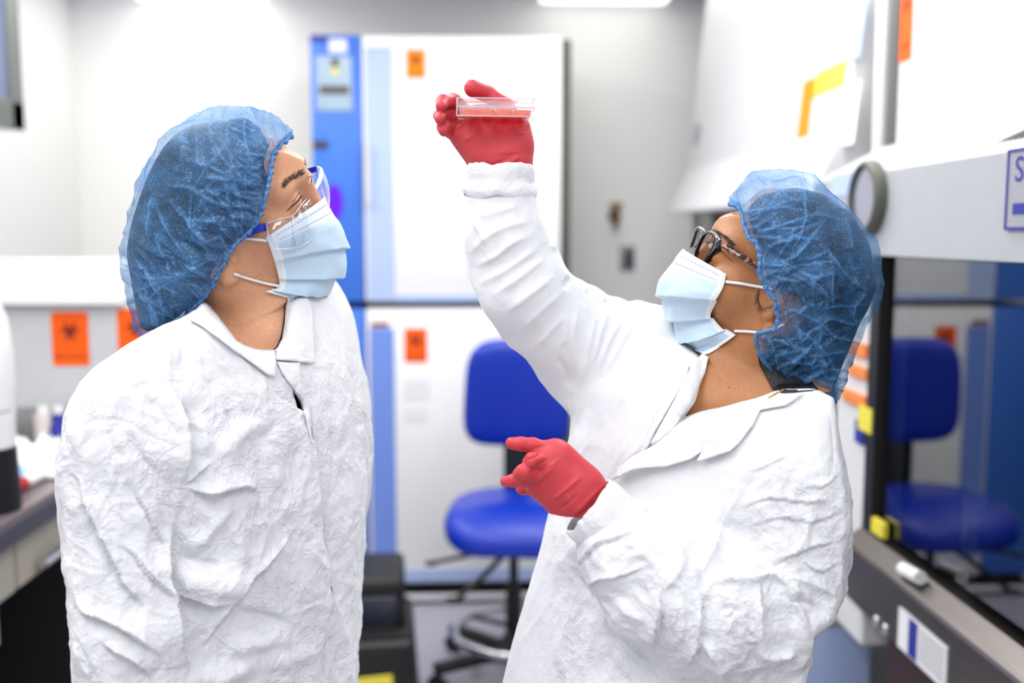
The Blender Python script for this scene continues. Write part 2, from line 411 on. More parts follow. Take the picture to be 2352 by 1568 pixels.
def m_skin(name, base, dark, red, moles=0.0, rough=.42):
    t = NT(name); co = t.co()
    n1 = t.noise(co, 22, 4, .6); n2 = t.noise(co, 300, 4, .6)
    c = t.mix(t.ma('MULTIPLY_ADD', n1, 1.6, -.3, True), srgb(base), srgb(red))
    c = t.mix(t.ma('MULTIPLY', t.ma('MULTIPLY_ADD', n2, 2.2, -.6, True), .42), c, srgb(dark))
    if moles:
        v = t.n('ShaderNodeTexVoronoi', {'Vector': co, 'Scale': 85.0}, feature='F1')
        pick = t.ma('GREATER_THAN', t.n('ShaderNodeSeparateColor', {0: v.outputs['Color']}).outputs[0], 1-.30*moles)
        rad = t.ma('MULTIPLY_ADD', t.n('ShaderNodeSeparateColor', {0: v.outputs['Color']}).outputs[1], .10, .05)
        dot = t.ma('MULTIPLY', pick, t.ma('LESS_THAN', v.outputs['Distance'], rad))
        c = t.mix(t.ma('MULTIPLY', dot, .6), c, srgb('4a2a1c'))
    pores = t.vor(co, 900, 'F1'); wr = t.noise(co, 160, 4)
    nb = t.bump(t.ma('MULTIPLY_ADD', wr, .6, t.ma('MULTIPLY', pores, .5)), .26, .0015)
    return t.done(t.pr(Base_Color=c, Roughness=t.ma('MULTIPLY_ADD', n2, .25, rough-.1), Specular_IOR_Level=.45, Subsurface_Weight=.25, Subsurface_Radius=(.9, .35, .2), Subsurface_Scale=.006, Normal=nb))
def m_cap():
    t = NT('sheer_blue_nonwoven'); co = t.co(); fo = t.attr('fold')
    wv = t.n('ShaderNodeVectorMath', {0: co, 1: t.n('ShaderNodeVectorMath', {0: t.n('ShaderNodeTexNoise', {'Vector': co, 'Scale': 60.0, 'Detail': 2.0}).outputs[1], 'Scale': .012}, operation='SCALE').outputs[0]}, operation='ADD').outputs[0]
    def fl(rot, sc): return t.noise(t.mapv(t.mapv(wv, (1, 1, 1), rot), (1, 1, .14)), sc, 2, .6, .3)
    fib = t.ma('MAXIMUM', fl((.2, .5, .1), 1150), t.ma('MAXIMUM', fl((.4, 1.15, .5), 1250), fl((.1, -.55, .3), 1200))); cloud = t.noise(co, 38, 3)
    fi = t.ma('MULTIPLY_ADD', fib, 6.5, -3.95, True)
    den = t.ma('ADD', t.ma('MULTIPLY_ADD', fi, .42, .16), t.ma('MULTIPLY_ADD', cloud, .6, -.24))
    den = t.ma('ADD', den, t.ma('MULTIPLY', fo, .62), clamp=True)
    col = t.mix(fi, srgb('428acc'), srgb('c0def4'))
    nb = t.bump(fib, .25, .002)
    df = t.n('ShaderNodeBsdfDiffuse', {'Color': col, 'Normal': nb}).outputs[0]; tr = t.n('ShaderNodeBsdfTranslucent', {'Color': col}).outputs[0]
    gl = t.n('ShaderNodeBsdfGlossy', {'Color': (.8, .9, 1, 1), 'Roughness': .38, 'Normal': nb}).outputs[0]
    s = t.n('ShaderNodeMixShader', {0: .28, 1: df, 2: tr}).outputs[0]; s = t.n('ShaderNodeMixShader', {0: .07, 1: s, 2: gl}).outputs[0]
    tp = t.n('ShaderNodeBsdfTransparent', {'Color': (.86, .93, 1, 1)}).outputs[0]
    return t.done(t.n('ShaderNodeMixShader', {0: t.ma('MINIMUM', den, .97), 1: tp, 2: s}).outputs[0])
def m_mask():
    """uv: x across 0..1, y from top 0 to bottom 1; 'edge' marks the white welded border"""
    t = NT('pale_blue_mask_fabric'); co = t.co(); uv = t.n('ShaderNodeSeparateXYZ', {0: t.co('UV')}); x, y = uv.outputs[0], uv.outputs[1]
    def line(yc, half): return t.ma('LESS_THAN', t.ma('ABSOLUTE', t.ma('SUBTRACT', y, yc)), half)
    dash = t.ma('GREATER_THAN', t.ma('FRACT', t.ma('MULTIPLY', x, 62.0)), .38)
    inx = t.ma('LESS_THAN', t.ma('ABSOLUTE', t.ma('SUBTRACT', x, .5)), .455)
    st = t.ma('MAXIMUM', line(.055, .0045), t.ma('MAXIMUM', line(.125, .0045), t.ma('MAXIMUM', line(.925, .004), t.ma('MAXIMUM', line(.95, .004), line(.90, .004)))))
    st = t.ma('MULTIPLY', t.ma('MULTIPLY', st, dash), inx)
    side = t.ma('MULTIPLY', t.ma('GREATER_THAN', t.ma('ABSOLUTE', t.ma('SUBTRACT', x, .5)), .474), t.ma('GREATER_THAN', t.ma('FRACT', t.ma('MULTIPLY', y, 46.0)), .5))
    fib = t.noise(t.mapv(co, (1, .4, .4)), 900, 2); cl = t.noise(co, 30, 3)
    base = t.mix(cl, srgb('b9d6ec'), srgb('cfe3f2')); top = t.mix(t.ma('LESS_THAN', y, .16), base, srgb('dfe9f3'))
    edge = t.mix(t.attr('edge'), top, srgb('eef2f6'))
    c = t.mix(t.ma('MULTIPLY', side, .35), t.mix(t.ma('MULTIPLY', st, .8), edge, srgb('6a7da6')), srgb('9fb4c8'))
    h = t.ma('SUBTRACT', t.ma('MULTIPLY', fib, .15), t.ma('MULTIPLY', t.ma('MAXIMUM', st, side), .6))
    return t.done(t.pr(Base_Color=c, Roughness=.75, Specular_IOR_Level=.2, Sheen_Weight=.2, Normal=t.bump(h, .35, .001)))
def m_glove():
    t = NT('red_latex'); co = t.co(); n1 = t.noise(co, 35, 3); n2 = t.noise(co, 1400, 2)
    c = t.mix(n1, srgb('bd2f3a'), srgb('cc454d'))
    wr = t.noise(t.mapv(co, (1, 1, .3), (.4, .2, .3)), 110, 3, .5, .8)
    return t.done(t.pr(Base_Color=c, Roughness=.5, Specular_IOR_Level=.4, Subsurface_Weight=.12, Subsurface_Radius=(1, .3, .2), Subsurface_Scale=.004, Normal=t.bump(t.ma('MULTIPLY_ADD', n2, .12, t.ma('MULTIPLY', wr, .5)), .22, .0022)))
def m_clear(name, tint=(.97, .98, 1, 1), refl=.06, rough=.02, haze=0.0):
    t = NT(name); lw = t.ma('MULTIPLY', t.n('ShaderNodeFresnel', {'IOR': 1.5}).outputs[0], t.ma('SUBTRACT', 1.0, t.n('ShaderNodeNewGeometry').outputs['Backfacing']))
    tp = t.n('ShaderNodeBsdfTransparent', {'Color': tint}).outputs[0]; gl = t.n('ShaderNodeBsdfGlossy', {'Color': (1, 1, 1, 1), 'Roughness': rough}).outputs[0]
    sh = t.n('ShaderNodeMixShader', {0: t.ma('ADD', lw, refl, clamp=True), 1: tp, 2: gl}).outputs[0]
    if haze: sh = t.n('ShaderNodeMixShader', {0: haze, 1: sh, 2: t.n('ShaderNodeBsdfDiffuse', {'Color': (.9, .91, .95, 1)}).outputs[0]}).outputs[0]
    return t.done(sh)
def m_medium():
    t = NT('orange_culture_medium'); nz = t.noise(t.co(), 60, 2)
    c = t.mix(nz, srgb('ff7c10'), srgb('ffa836'))
    tr = t.n('ShaderNodeBsdfTransparent', {'Color': srgb('ff8428')}).outputs[0]; p = t.n('ShaderNodeMixShader', {0: .6, 1: t.n('ShaderNodeBsdfDiffuse', {'Color': c}).outputs[0], 2: t.n('ShaderNodeBsdfTranslucent', {'Color': c}).outputs[0]}).outputs[0]
    return t.done(t.n('ShaderNodeMixShader', {0: .72, 1: tr, 2: p}).outputs[0])
def m_tortoise():
    t = NT('tortoiseshell_acetate'); co = t.co(); v = t.noise(t.mapv(co, (1, 1, 1.0)), 165, 1.5, .5, .7)
    c = t.ramp(v, [(.0, srgb('1a1518')), (.47, srgb('1c1518')), (.52, srgb('a8683c')), (1, srgb('c08a58'))])
    return t.done(t.pr(Base_Color=c, Roughness=.12, Coat_Weight=.5))
def m_floor():
    t = NT('grey_lilac_vinyl'); co = t.co(); n = t.noise(co, 3, 3); sp = t.noise(co, 240, 2)
    c = t.mix(t.ma('MULTIPLY_ADD', sp, .6, t.ma('MULTIPLY', n, .4)), srgb('a9a7b4'), srgb('c4c2cc'))
    return t.done(t.pr(Base_Color=c, Roughness=.35, Specular_IOR_Level=.4))
def m_wall(name, col):
    t = NT(name); co = t.co(); n = t.noise(co, 2.0, 4); c = srgb(col)
    return t.done(t.pr(Base_Color=t.mix(n, tuple(x*.97 for x in c[:3])+(1,), c), Roughness=.55, Specular_IOR_Level=.3, Normal=t.bump(t.noise(co, 350, 3), .06, .001)))
def m_steel():
    t = NT('brushed_stainless'); co = t.co(); n = t.noise(t.mapv(co, (1, .02, 1)), 260, 3)
    return t.done(t.pr(Base_Color=t.mix(n, srgb('6f6a68'), srgb('918a87')), Metallic=1.0, Roughness=.34))
def m_sheetbag():
    t = NT('thin_clear_film'); tp = t.n('ShaderNodeBsdfTransparent').outputs[0]; g = t.pr(Base_Color=(.8, .8, .86, 1), Roughness=.25)
    return t.done(t.n('ShaderNodeMixShader', {0: .35, 1: tp, 2: g}).outputs[0])
def m_leather(): return plain('black_vinyl', '121214', .55, bump=.15, nscale=40)
MT = dict(tyvek=m_tyvek(), cap=m_cap(), mask=m_mask(), glove=m_glove(), clear=m_clear('clear_polystyrene', (.985, .985, .99, 1), .01, .06, .045), rim=m_clear('moulded_clear_edge', (.9, .92, .96, 1), .22, .06, .3), lens=m_clear('clear_polycarbonate', refl=.015),
    specs=m_clear('spectacle_lens', (.93, .93, .95, 1), .05), sash=m_clear('sash_glass', (.55, .58, .58, 1), .10, .0), medium=m_medium(), tortoise=m_tortoise(), floor=m_floor(),
    skin_a=m_skin('fair_skin', 'e3b08c', 'bb825e', 'd89a76'), skin_b=m_skin('brown_skin', 'bf8656', '8f5a36', 'ae7246', 1.0, .38), steel=m_steel(), film=m_sheetbag(), vinyl=m_leather(),
    wall=m_wall('white_wall_paint', 'f8f8f6'), wall2=m_wall('grey_wall_paint', 'd2d1cf'), ceil=m_wall('blue_lit_ceiling', 'd3dcf8'),  # ceiling colour is tinted blue to carry the bluish light overhead
    hair=plain('black_hair', '14141a', .45, noise=.3, bump=.6, nscale=60), brow=plain('brow_hair', '4e3a30', .6), lash=plain('dark_lashes', '1c1412', .6),
    eye=plain('eye_white', 'e8e0da', .15, noise=.02), iris=plain('dark_iris', '1e120c', .1),
    blueplastic=plain('royal_blue_plastic', '1428b4', .3), black=plain('black_plastic', '0d0d10', .45, noise=.1), blackgloss=plain('black_acetate', '0c0d16', .08, coat=.6), darkcloth=plain('black_cloth', '101114', .85, bump=.3, nscale=90),
    gold=plain('gold_chain', 'c8963c', .25, 1.0), white=plain('white_enamel', 'f0f0f2', .35), offwhite=plain('offwhite_enamel', 'e2e3e4', .4), grey=plain('grey_enamel', 'c9cccf', .45),
    dgrey=plain('dark_grey_trim', '55564f', .5), beige=plain('beige_laminate', 'a8a294', .5), benchtop=plain('dark_epoxy_top', '6d6468', .3), benchedge=plain('dark_bench_edge', '3b3842', .35),
    blueseat=plain('royal_blue_vinyl', '002eac', .38, bump=.12, nscale=30), panelblue=plain('blue_control_panel', '3d78dc', .4), palestripe=plain('pale_blue_trim', 'b4c8f2', .35), midstripe=plain('blue_trim', '7898e8', .35),
    screen=plain('grey_display', '9db4c8', .2), orange=plain('orange_label', 'ff6414', .55, spec=.2), orange2=plain('amber_label', 'ff8c0a', .55, spec=.2), labelink=plain('dark_red_ink', '7a1208', .6), ink=plain('black_ink', '18181a', .6), yellow=plain('yellow_label', 'efe04a', .5),
    chrome=plain('chrome', 'd8d8dc', .12, 1.0), paper=plain('white_paper', 'f2f2f4', .7), bluepaper=plain('light_blue_wrap', '9fc8ee', .6), navy=plain('navy_ink', '23329a', .5), red=plain('red_plastic', 'b01018', .35),
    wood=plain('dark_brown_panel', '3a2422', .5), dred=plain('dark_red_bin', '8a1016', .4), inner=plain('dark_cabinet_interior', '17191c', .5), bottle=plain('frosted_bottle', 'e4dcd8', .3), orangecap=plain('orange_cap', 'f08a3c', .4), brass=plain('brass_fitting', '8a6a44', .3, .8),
    violet=emis('violet_indicator', '7a30ff', 1.0), left_fill=emis('left_wall_fill_diffuser', 'fffdf9', 3.7), panelgrey=plain('panel_grey_enamel', 'b2b6ba', .45), doorwhite=plain('door_white_enamel', 'fbfbfb', .35, noise=.01), hoodwhite=plain('hood_white_enamel', 'd9dadd', .4), back_fill=emis('back_wall_fill_diffuser', 'fffdf9', 2.0), lamp=emis('lit_diffuser', 'fffdf9', 8.0), winframe=plain('grey_aluminium', '70746f', .4, .3), winpane=plain('dim_window_glass', '55648c', .05, coat=1.0), gaugeface=plain('gauge_face', '6c7188', .12, coat=1.0), labelgrey=plain('grey_label', 'a4a4ac', .5))
def glass_dark(): pass
# ---------------------------------------------------------------- room
def struct(name, a, b, mat): o = MB().box2(a, b).build(name, mat); o['kind'] = 'structure'; return o
CEIL = 2.60; XL, XR, YB, Y0 = -1.82, 1.72, 4.78, -1.6
struct('floor', (XL-.1, Y0, -.08), (XR+.1, YB+.1, 0), MT['floor'])
struct('ceiling', (XL-.1, Y0, CEIL), (XR+.1, YB+.1, CEIL+.08), MT['ceil'])
struct('wall_back', (XL-.1, YB, 0), (XR+.1, YB+.1, CEIL), MT['wall'])
struct('wall_left', (XL-.1, Y0, 0), (XL, YB, CEIL), MT['wall'])
struct('wall_right', (XR, Y0, 0), (XR+.1, YB, CEIL), MT['wall'])
struct('baseboard_back', (XL, YB-.012, 0), (XR, YB, .10), MT['dgrey'])
li = 0
for (x, y) in [(-.6, .2), (.62, -.25), (-.75, 1.6), (.70, 2.05), (-1.2, 2.95), (.2, 2.75), (-1.2, 4.12), (.62, 4.12)]:  # rearmost two panels are added only to brighten the back and left walls
    L_ = empty('ceiling_light', (x, y, CEIL-.001), 0, 'white framed rectangular panel light recessed in the ceiling', 'ceiling light', 'ceiling panel lights')
    MB().box((0, 0, -.004), (.64, 1.24, .008)).build('frame', MT['white'], L_)
    MB().box((0, 0, -.024), (.58, 1.18, .032), None, .01).build('diffuser', MT[('left_fill' if x < -1 else 'back_fill') if y > 4 else 'lamp'], L_)

def text_mesh(name, s, size, mat, parent, M_, ext=.0004, align='CENTER', xs=1.0):
    cu = bpy.data.curves.new(name, 'FONT'); cu.body = s; cu.size = size; cu.extrude = ext; cu.align_x = align; cu.align_y = 'CENTER'
    o = bpy.data.objects.new(name, cu); COL.objects.link(o)
    me = bpy.data.meshes.new_from_object(o.evaluated_get(bpy.context.evaluated_depsgraph_get())); bpy.data.objects.remove(o); bpy.data.curves.remove(cu)
    me.transform(M_ @ Matrix.Diagonal((xs, 1, 1, 1))); me.materials.clear(); me.materials.append(mat)
    q = bpy.data.objects.new(name, me); COL.objects.link(q)
    if parent is not None: q.parent = parent
    return q
def basis(o, x, y):
    x = Vector(x).normalized(); y = Vector(y); y = (y-x*y.dot(x)).normalized(); z = x.cross(y); m = Matrix.Identity(4)
    for i in range(3): m[i][0] = x[i]; m[i][1] = y[i]; m[i][2] = z[i]; m[i][3] = o[i]
    return m
def crescent(c, r_out, r_in, off, ang, n=40):
    """open horned circle of the trefoil: outer disc minus shifted inner disc"""
    g = .28; a0 = ang+math.pi*g*.5
    out = [(c[0]+r_out*math.cos(a), c[1]+r_out*math.sin(a)) for a in np.linspace(ang+g, ang+2*math.pi-g, n)]
    ci = (c[0]+off*math.cos(ang), c[1]+off*math.sin(ang))
    inn = [(ci[0]+r_in*math.cos(a), ci[1]+r_in*math.sin(a)) for a in np.linspace(ang+2*math.pi-g*1.25, ang+g*1.25, n)]
    return out, inn
def biohazard(parent, M_, w, h, mat, words='BIOHAZARD', pname='biohazard_label', lab=None):
    """orange rectangle with the dark trefoil and the word below; M_ = centre frame (x right, y up, z out)"""
    s = MB(); bw = w*.5; bh = h*.5; r = .08*w
    P = []
    for cx, cy, a in ((bw-r, bh-r, 0), (-bw+r, bh-r, 90), (-bw+r, -bh+r, 180), (bw-r, -bh+r, 270)):
        for k in range(5): q = math.radians(a+k*22.5); P.append((cx+r*math.cos(q), cy+r*math.sin(q)))
    s.prism(P, .0012, M_); o = s.build(pname, mat, parent)
    if lab: o['label'] = lab
    k = MB(); R_ = w*.19; cy = h*.14
    for i in range(3):
        an = math.pi/2+i*2*math.pi/3; c = (R_*.95*math.cos(an), cy+R_*.95*math.sin(an)); O_, I_ = crescent(c, R_*.86, R_*.60, R_*.22, an)
        A = [k.bm.verts.new(M_ @ Vector((x, y, .0016))) for x, y in O_]; B = [k.bm.verts.new(M_ @ Vector((x, y, .0016))) for x, y in reversed(I_)]
        for j in range(len(A)-1): k.bm.faces.new((A[j], A[j+1], B[j+1], B[j]))
    n = 36; ro, ri = R_*.80, R_*.60
    A = [k.bm.verts.new(M_ @ Vector((ro*math.cos(2*math.pi*j/n), cy+ro*math.sin(2*math.pi*j/n), .0018))) for j in range(n)]
    B = [k.bm.verts.new(M_ @ Vector((ri*math.cos(2*math.pi*j/n), cy+ri*math.sin(2*math.pi*j/n), .0018))) for j in range(n)]
    for j in range(n): k.bm.faces.new((A[j], A[(j+1) % n], B[(j+1) % n], B[j]))
    k.build('biohazard_symbol', MT['labelink'], o)
    if words: text_mesh('biohazard_text', words, w*.155, MT['labelink'], o, M_ @ Matrix.Translation((0, -h*.33, .0014)))
    return o
def rect_y(x0, y0, x1, y1, Y):
    a = at_y(x0, y0, Y); b = at_y(x1, y1, Y); return a.x, b.x, b.z, a.z      # xa, xb, z low, z high
# ---- two stacked incubators
def incubator(root_label, ytop, ybot, Y, upper):
    xa, xb, zl, zh = rect_y(712, ytop, 1312, ybot, Y); zh0 = zh
    ro = empty('incubator', ((xa+xb)/2, Y+.35, zl), 0, root_label, 'incubator', 'incubators stacked against the back wall')
    def ab(m, name, mat, par=ro, **k):
        m.bm.transform(Matrix.Translation(-Vector(ro.location))); return m.build(name, mat, par, **k)
    def X(px): return at_y(px, 540, Y).x
    def Z(py): return at_y(1078, py, Y).z
    ab(MB().box2((xa, Y+.05, zl), (xb, Y+.72, zh), .012), 'body', MT['dgrey'])
    ab(MB().box2((xa, Y-.012, zl+.004), (X(836), Y+.06, zh-.004), .008), 'control_panel', MT['panelblue'], smooth=True)
    d = ab(MB().box2((X(838), Y-.02, zl+.004), (X(1288), Y+.055, zh-.004), .012), 'door', MT['doorwhite'], smooth=True)
    hh = zh-zl
    if upper:
        ab(MB().box2((X(846), Y-.026, Z(690)), (X(906), Y-.019, Z(112)), .003), 'trim_stripe', MT['palestripe'], d)
        ab(MB().box2((X(906), Y-.0245, Z(692)), (X(1282), Y-.0195, Z(676)), .002), 'lower_trim', MT['palestripe'], d)
        dp = ab(MB().box2((X(735), Y-.018, Z(258)), (X(815), Y-.010, Z(132)), .003), 'display', MT['screen'])
        ab(MB().box2((X(770), Y-.020, Z(158)), (X(786), Y-.017, Z(138))), 'display_icon', MT['dgrey'], dp)
        ab(MB().box2((X(742), Y-.020, Z(220)), (X(808), Y-.017, Z(200))), 'display_bar', MT['dgrey'], dp)
        ab(MB().box2((X(770), Y-.020, Z(174)), (X(786), Y-.017, Z(160))), 'display_button', MT['yellow'], dp)
        ab(MB().box2((X(764), Y-.018, Z(126)), (X(806), Y-.010, Z(94)), .006), 'name_plate', MT['white'])
        ab(MB().box2((X(722), Y-.018, Z(98)), (X(762), Y-.010, Z(86)), .003), 'badge', MT['navy'])
        ab(MB().box2((X(724), Y-.018, Z(344)), (X(758), Y-.010, Z(324)), .004), 'key_switch', MT['benchedge'])
        INDL = MB().lathe([(.0, 0), (.032, 0), (.034, .006), (.026, .012), (.0, .014)], (0, 0, 0), 24).build('indicator_lamp', MT['violet'], ro, True)
        L_ = INDL; L_.data.transform(Matrix.Translation(Vector((X(770), Y-.012, Z(466)))-Vector(ro.location)) @ Matrix.Diagonal((1, 1, 2.1, 1)) @ Matrix.Rotation(math.pi/2, 4, 'X'))
        L_['label'] = 'glowing violet indicator'
        ab(MB().cyl((X(848), Y-.05, Z(470)), (X(848), Y-.05, Z(330)), .011).box2((X(843), Y-.05, Z(345)), (X(853), Y-.015, Z(335))).box2((X(843), Y-.05, Z(465)), (X(853), Y-.015, Z(455))), 'door_handle', MT['offwhite'], d, smooth=True)
        c = Vector((X(959.5), Y-.021, Z(150)))-Vector(ro.location); w, h = X(981)-X(938), Z(117)-Z(183); mt = MT['orange2']
    else:
        ab(MB().box2((X(846), Y-.026, Z(1290)), (X(903), Y-.019, Z(752)), .003), 'trim_stripe', MT['midstripe'], d)
        ab(MB().box2((X(850), Y-.027, Z(748)), (X(892), Y-.019, Z(738)), .002), 'name_plate', MT['dred'], d)
        ab(MB().box2((X(906), Y-.0245, Z(1330)), (X(1282), Y-.0195, Z(1302)), .002), 'lower_trim', MT['palestripe'], d)
        ab(MB().box2((xa+.005, Y-.06, .018), (xb-.005, Y+.6, zl-.030), .004), 'plinth', MT['white'])
        ab(MB().box2((xa+.02, Y-.05, 0), (xb-.02, Y+.58, zl-.024)).box2((xa+.03, Y+.0, zl-.03), (xb-.03, Y+.58, zl+.01)), 'shadow_gap_frame', MT['black'])  # black blocks stand in for the shadow line and dark gap beneath
        pl = ab(MB().box2((X(925), Y-.0225, Z(915)), (X(985), Y-.0195, Z(865))), 'paper_notice', MT['paper'], d)
        ab(MB().box2((X(925), Y-.0225, Z(965)), (X(978), Y-.0195, Z(932))), 'paper_notice', MT['paper'], d)
        c = Vector((X(953), Y-.021, Z(791)))-Vector(ro.location); w, h = X(979)-X(926), Z(752)-Z(830); mt = MT['orange']
    biohazard(d, basis(c, (1, 0, 0), (0, 0, 1)), w, h, mt, lab='orange biohazard label')
    return ro
YI = 4.0
incubator('white and blue incubator with a grey display and violet indicator, upper of the stacked pair', 78, 694, YI, True)
incubator('white incubator with mid blue trim stripe, lower of the stacked pair behind the blue chair', 706, 1333, YI, False)

# ---- blue lab chair
def pillow(w, h, d, ex=3.6, taper=0.0, n=56):
    """upholstered slab: superellipse outline in x,z, domed along y"""
    m = MB(); P = []; L_ = [(.0, -.5), (.55, -.5), (.82, -.47), (.94, -.38), (.99, -.2), (1, 0), (.99, .2), (.94, .38), (.82, .47), (.55, .5), (.0, .5)]
    for s_, y in L_:
        row = []
        for i in range(n):
            a = 2*math.pi*i/n; c, q = math.cos(a), math.sin(a); x = math.copysign(abs(c)**(2/ex), c)*w/2; z = math.copysign(abs(q)**(2/ex), q)*h/2
            x *= 1-taper*(z/h+.5); row.append(m.bm.verts.new((x*max(s_, .002), y*d, z*max(s_, .002))))
        P.append(row)
    for A, B in zip(P, P[1:]):
        for i in range(n): m.bm.faces.new((A[i], A[(i+1) % n], B[(i+1) % n], B[i]))
    return m
def lab_chair():
    p = at_y(1180, 1190, 3.28); ro = empty('lab_chair', (p.x, 3.28, 0), math.radians(-6), 'royal blue padded lab chair with chrome foot ring, standing before the incubators', 'chair')
    b = pillow(.395, .385, .075, 4.2, .14); bm = b.bm
    for v in bm.verts: v.co.y -= .9*v.co.x**2
    bmesh.ops.rotate(bm, cent=(0, 0, 0), matrix=Matrix.Rotation(math.radians(6), 3, 'X'), verts=bm.verts)
    bmesh.ops.translate(bm, vec=(0, .19, .948), verts=bm.verts); b.build('backrest', MT['blueseat'], ro, True)
    MB().box((0, .225, .66), (.10, .03, .34), None, .012).box((0, .20, .50), (.10, .09, .04), None, .01).build('back_bar', MT['black'], ro, True)
    s = pillow(.47, .44, .095, 3.4); bm = s.bm
    for v in bm.verts: x, y, z = v.co; v.co = (x, z, -y)
    for v in bm.verts: v.co.z -= .9*max(0, -v.co.y-.08)**1.4+.35*v.co.x**2
    bmesh.ops.translate(bm, vec=(.01, -.03, .575), verts=bm.verts); s.build('seat', MT['blueseat'], ro, True)
    MB().box((.01, -.02, .495), (.36, .34, .05), None, .03, 3).build('seat_pan', MT['black'], ro, True)
    MB().cyl((0, 0, .10), (0, 0, .30), .028).cyl((0, 0, .28), (0, 0, .50), .016).build('gas_column', MT['black'], ro, True)
    MB().tube([(-.02, -.05, .47), (-.14, -.08, .445), (-.26, -.09, .42)], .008).ball((-.27, -.09, .417), (.022, .012, .01)).build('lever', MT['black'], ro, True)
    MB().tube([(-.02, -.10, .46), (-.10, -.16, .39), (-.17, -.19, .335)], .010).ball((-.18, -.195, .33), (.035, .02, .012)).build('lever', MT['black'], ro, True)
    MB().torus((0, 0, .155), .20, .0115).build('foot_ring', MT['chrome'], ro, True)
    sp = MB()
    for k in range(3): a = .4+k*2.094; sp.cyl((0, 0, .17), (.195*math.cos(a), .195*math.sin(a), .155), .009)
    sp.build('ring_spoke', MT['black'], ro, True)
    MB().lathe([(.0, .06), (.05, .06), (.05, .12), (.035, .14), (.0, .14)]).build('hub', MT['black'], ro, True)
    for k in range(5):
        a = -2.55+k*2*math.pi/5; c, s_ = math.cos(a), math.sin(a)
        m = MB().box((.16, 0, .085), (.28, .05, .035), None, .01); bmesh.ops.rotate(m.bm, cent=(0, 0, 0), matrix=Matrix.Rotation(a, 3, 'Z'), verts=m.bm.verts)
        lg = m.build('star_leg', MT['black'], ro, True)
        MB().cyl((.29*c-.02*s_, .29*s_+.02*c, .03), (.29*c+.02*s_, .29*s_-.02*c, .03), .03).cyl((.29*c, .29*s_, .05), (.29*c, .29*s_, .08), .01).build('caster', MT['black'], lg, True)
lab_chair()
# ---- black step stool
def step_stool():
    Y = 3.05; p = at_y(856, 1296, Y); zt = p.z; ro = empty('step_stool', (p.x, Y, 0), math.radians(4), 'black plastic step stool with a raised top and a yellow label, beside the incubators', 'step stool')
    MB().box((0, .0, zt-.032), (.20, .27, .064), None, .024, 4).build('top_step', MT['vinyl'], ro, True)
    for sx in (-1, 1):
        for sy in (-.09, .09): MB().box((sx*.086, sy, zt-.115), (.026, .045, .13), Matrix.Rotation(sx*-.05, 3, 'Y'), .006).build('post', MT['black'], ro, True)
    h = zt-.168; s = MB().box((0, -.02, h/2), (.25, .38, h), None, .02, 3)
    for v in s.bm.verts: q = 1+.16*(1-v.co.z/h); v.co.x *= q; v.co.y *= q
    s.build('lower_step', MT['black'], ro, True)
    MB().box((0, -.02, h+.003), (.225, .33, .01), None, .004).build('tread', MT['vinyl'], ro, True)
    y1 = at_y(852, 1556, Y-.22).z
    wl = MB().box((-.015, -.233, y1-.01), (.15, .006, .035), Matrix.Rotation(-.06, 3, 'Y'), .002).build('warning_label', MT['yellow'], ro)
    wl['label'] = 'yellow warning label'
step_stool()

# ---- left: bench, bench-top unit, instrument, small things
XBENCH = -.98; ZB = .90
def bench():
    ro = empty('lab_bench', (-1.4, 2.4, 0), 0, 'long lab bench with dark grey top and beige drawer fronts along the left wall', 'bench')
    def ab(m, n, mt, par=ro, **k): m.bm.transform(Matrix.Translation(-Vector(ro.location))); return m.build(n, mt, par, **k)
    ab(MB().box2((XL+.005, 1.0, ZB-.035), (XBENCH, 3.55, ZB), .004), 'worktop', MT['benchtop'])
    ab(MB().box2((XBENCH-.002, 1.0, ZB-.055), (XBENCH+.012, 3.55, ZB-.008), .005), 'front_edge', MT['benchedge'])
    for i, (y0, y1) in enumerate(((1.1, 2.17), (2.18, 3.0))):
        dr = ab(MB().box2((XBENCH-.05, y0, ZB-.18), (XBENCH-.02, y1, ZB-.056), .006), 'drawer', MT['beige'])
        yc = 2.33 if i else 1.6
        ab(MB().cyl((XBENCH+.0, yc-.07, ZB-.150), (XBENCH+.0, yc+.07, ZB-.150), .011).box2((XBENCH-.03, yc-.06, ZB-.155), (XBENCH, yc-.05, ZB-.145)).box2((XBENCH-.03, yc+.05, ZB-.155), (XBENCH, yc+.06, ZB-.145)), 'handle', MT['chrome'], dr, smooth=True)
    ab(MB().box2((XBENCH-.10, 1.0, .62), (XBENCH-.04, 2.12, ZB-.185)), 'side_rail', MT['beige'])
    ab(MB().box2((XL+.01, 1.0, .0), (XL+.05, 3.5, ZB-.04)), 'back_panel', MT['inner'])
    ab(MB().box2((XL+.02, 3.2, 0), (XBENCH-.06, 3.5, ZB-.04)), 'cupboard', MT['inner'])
bench()
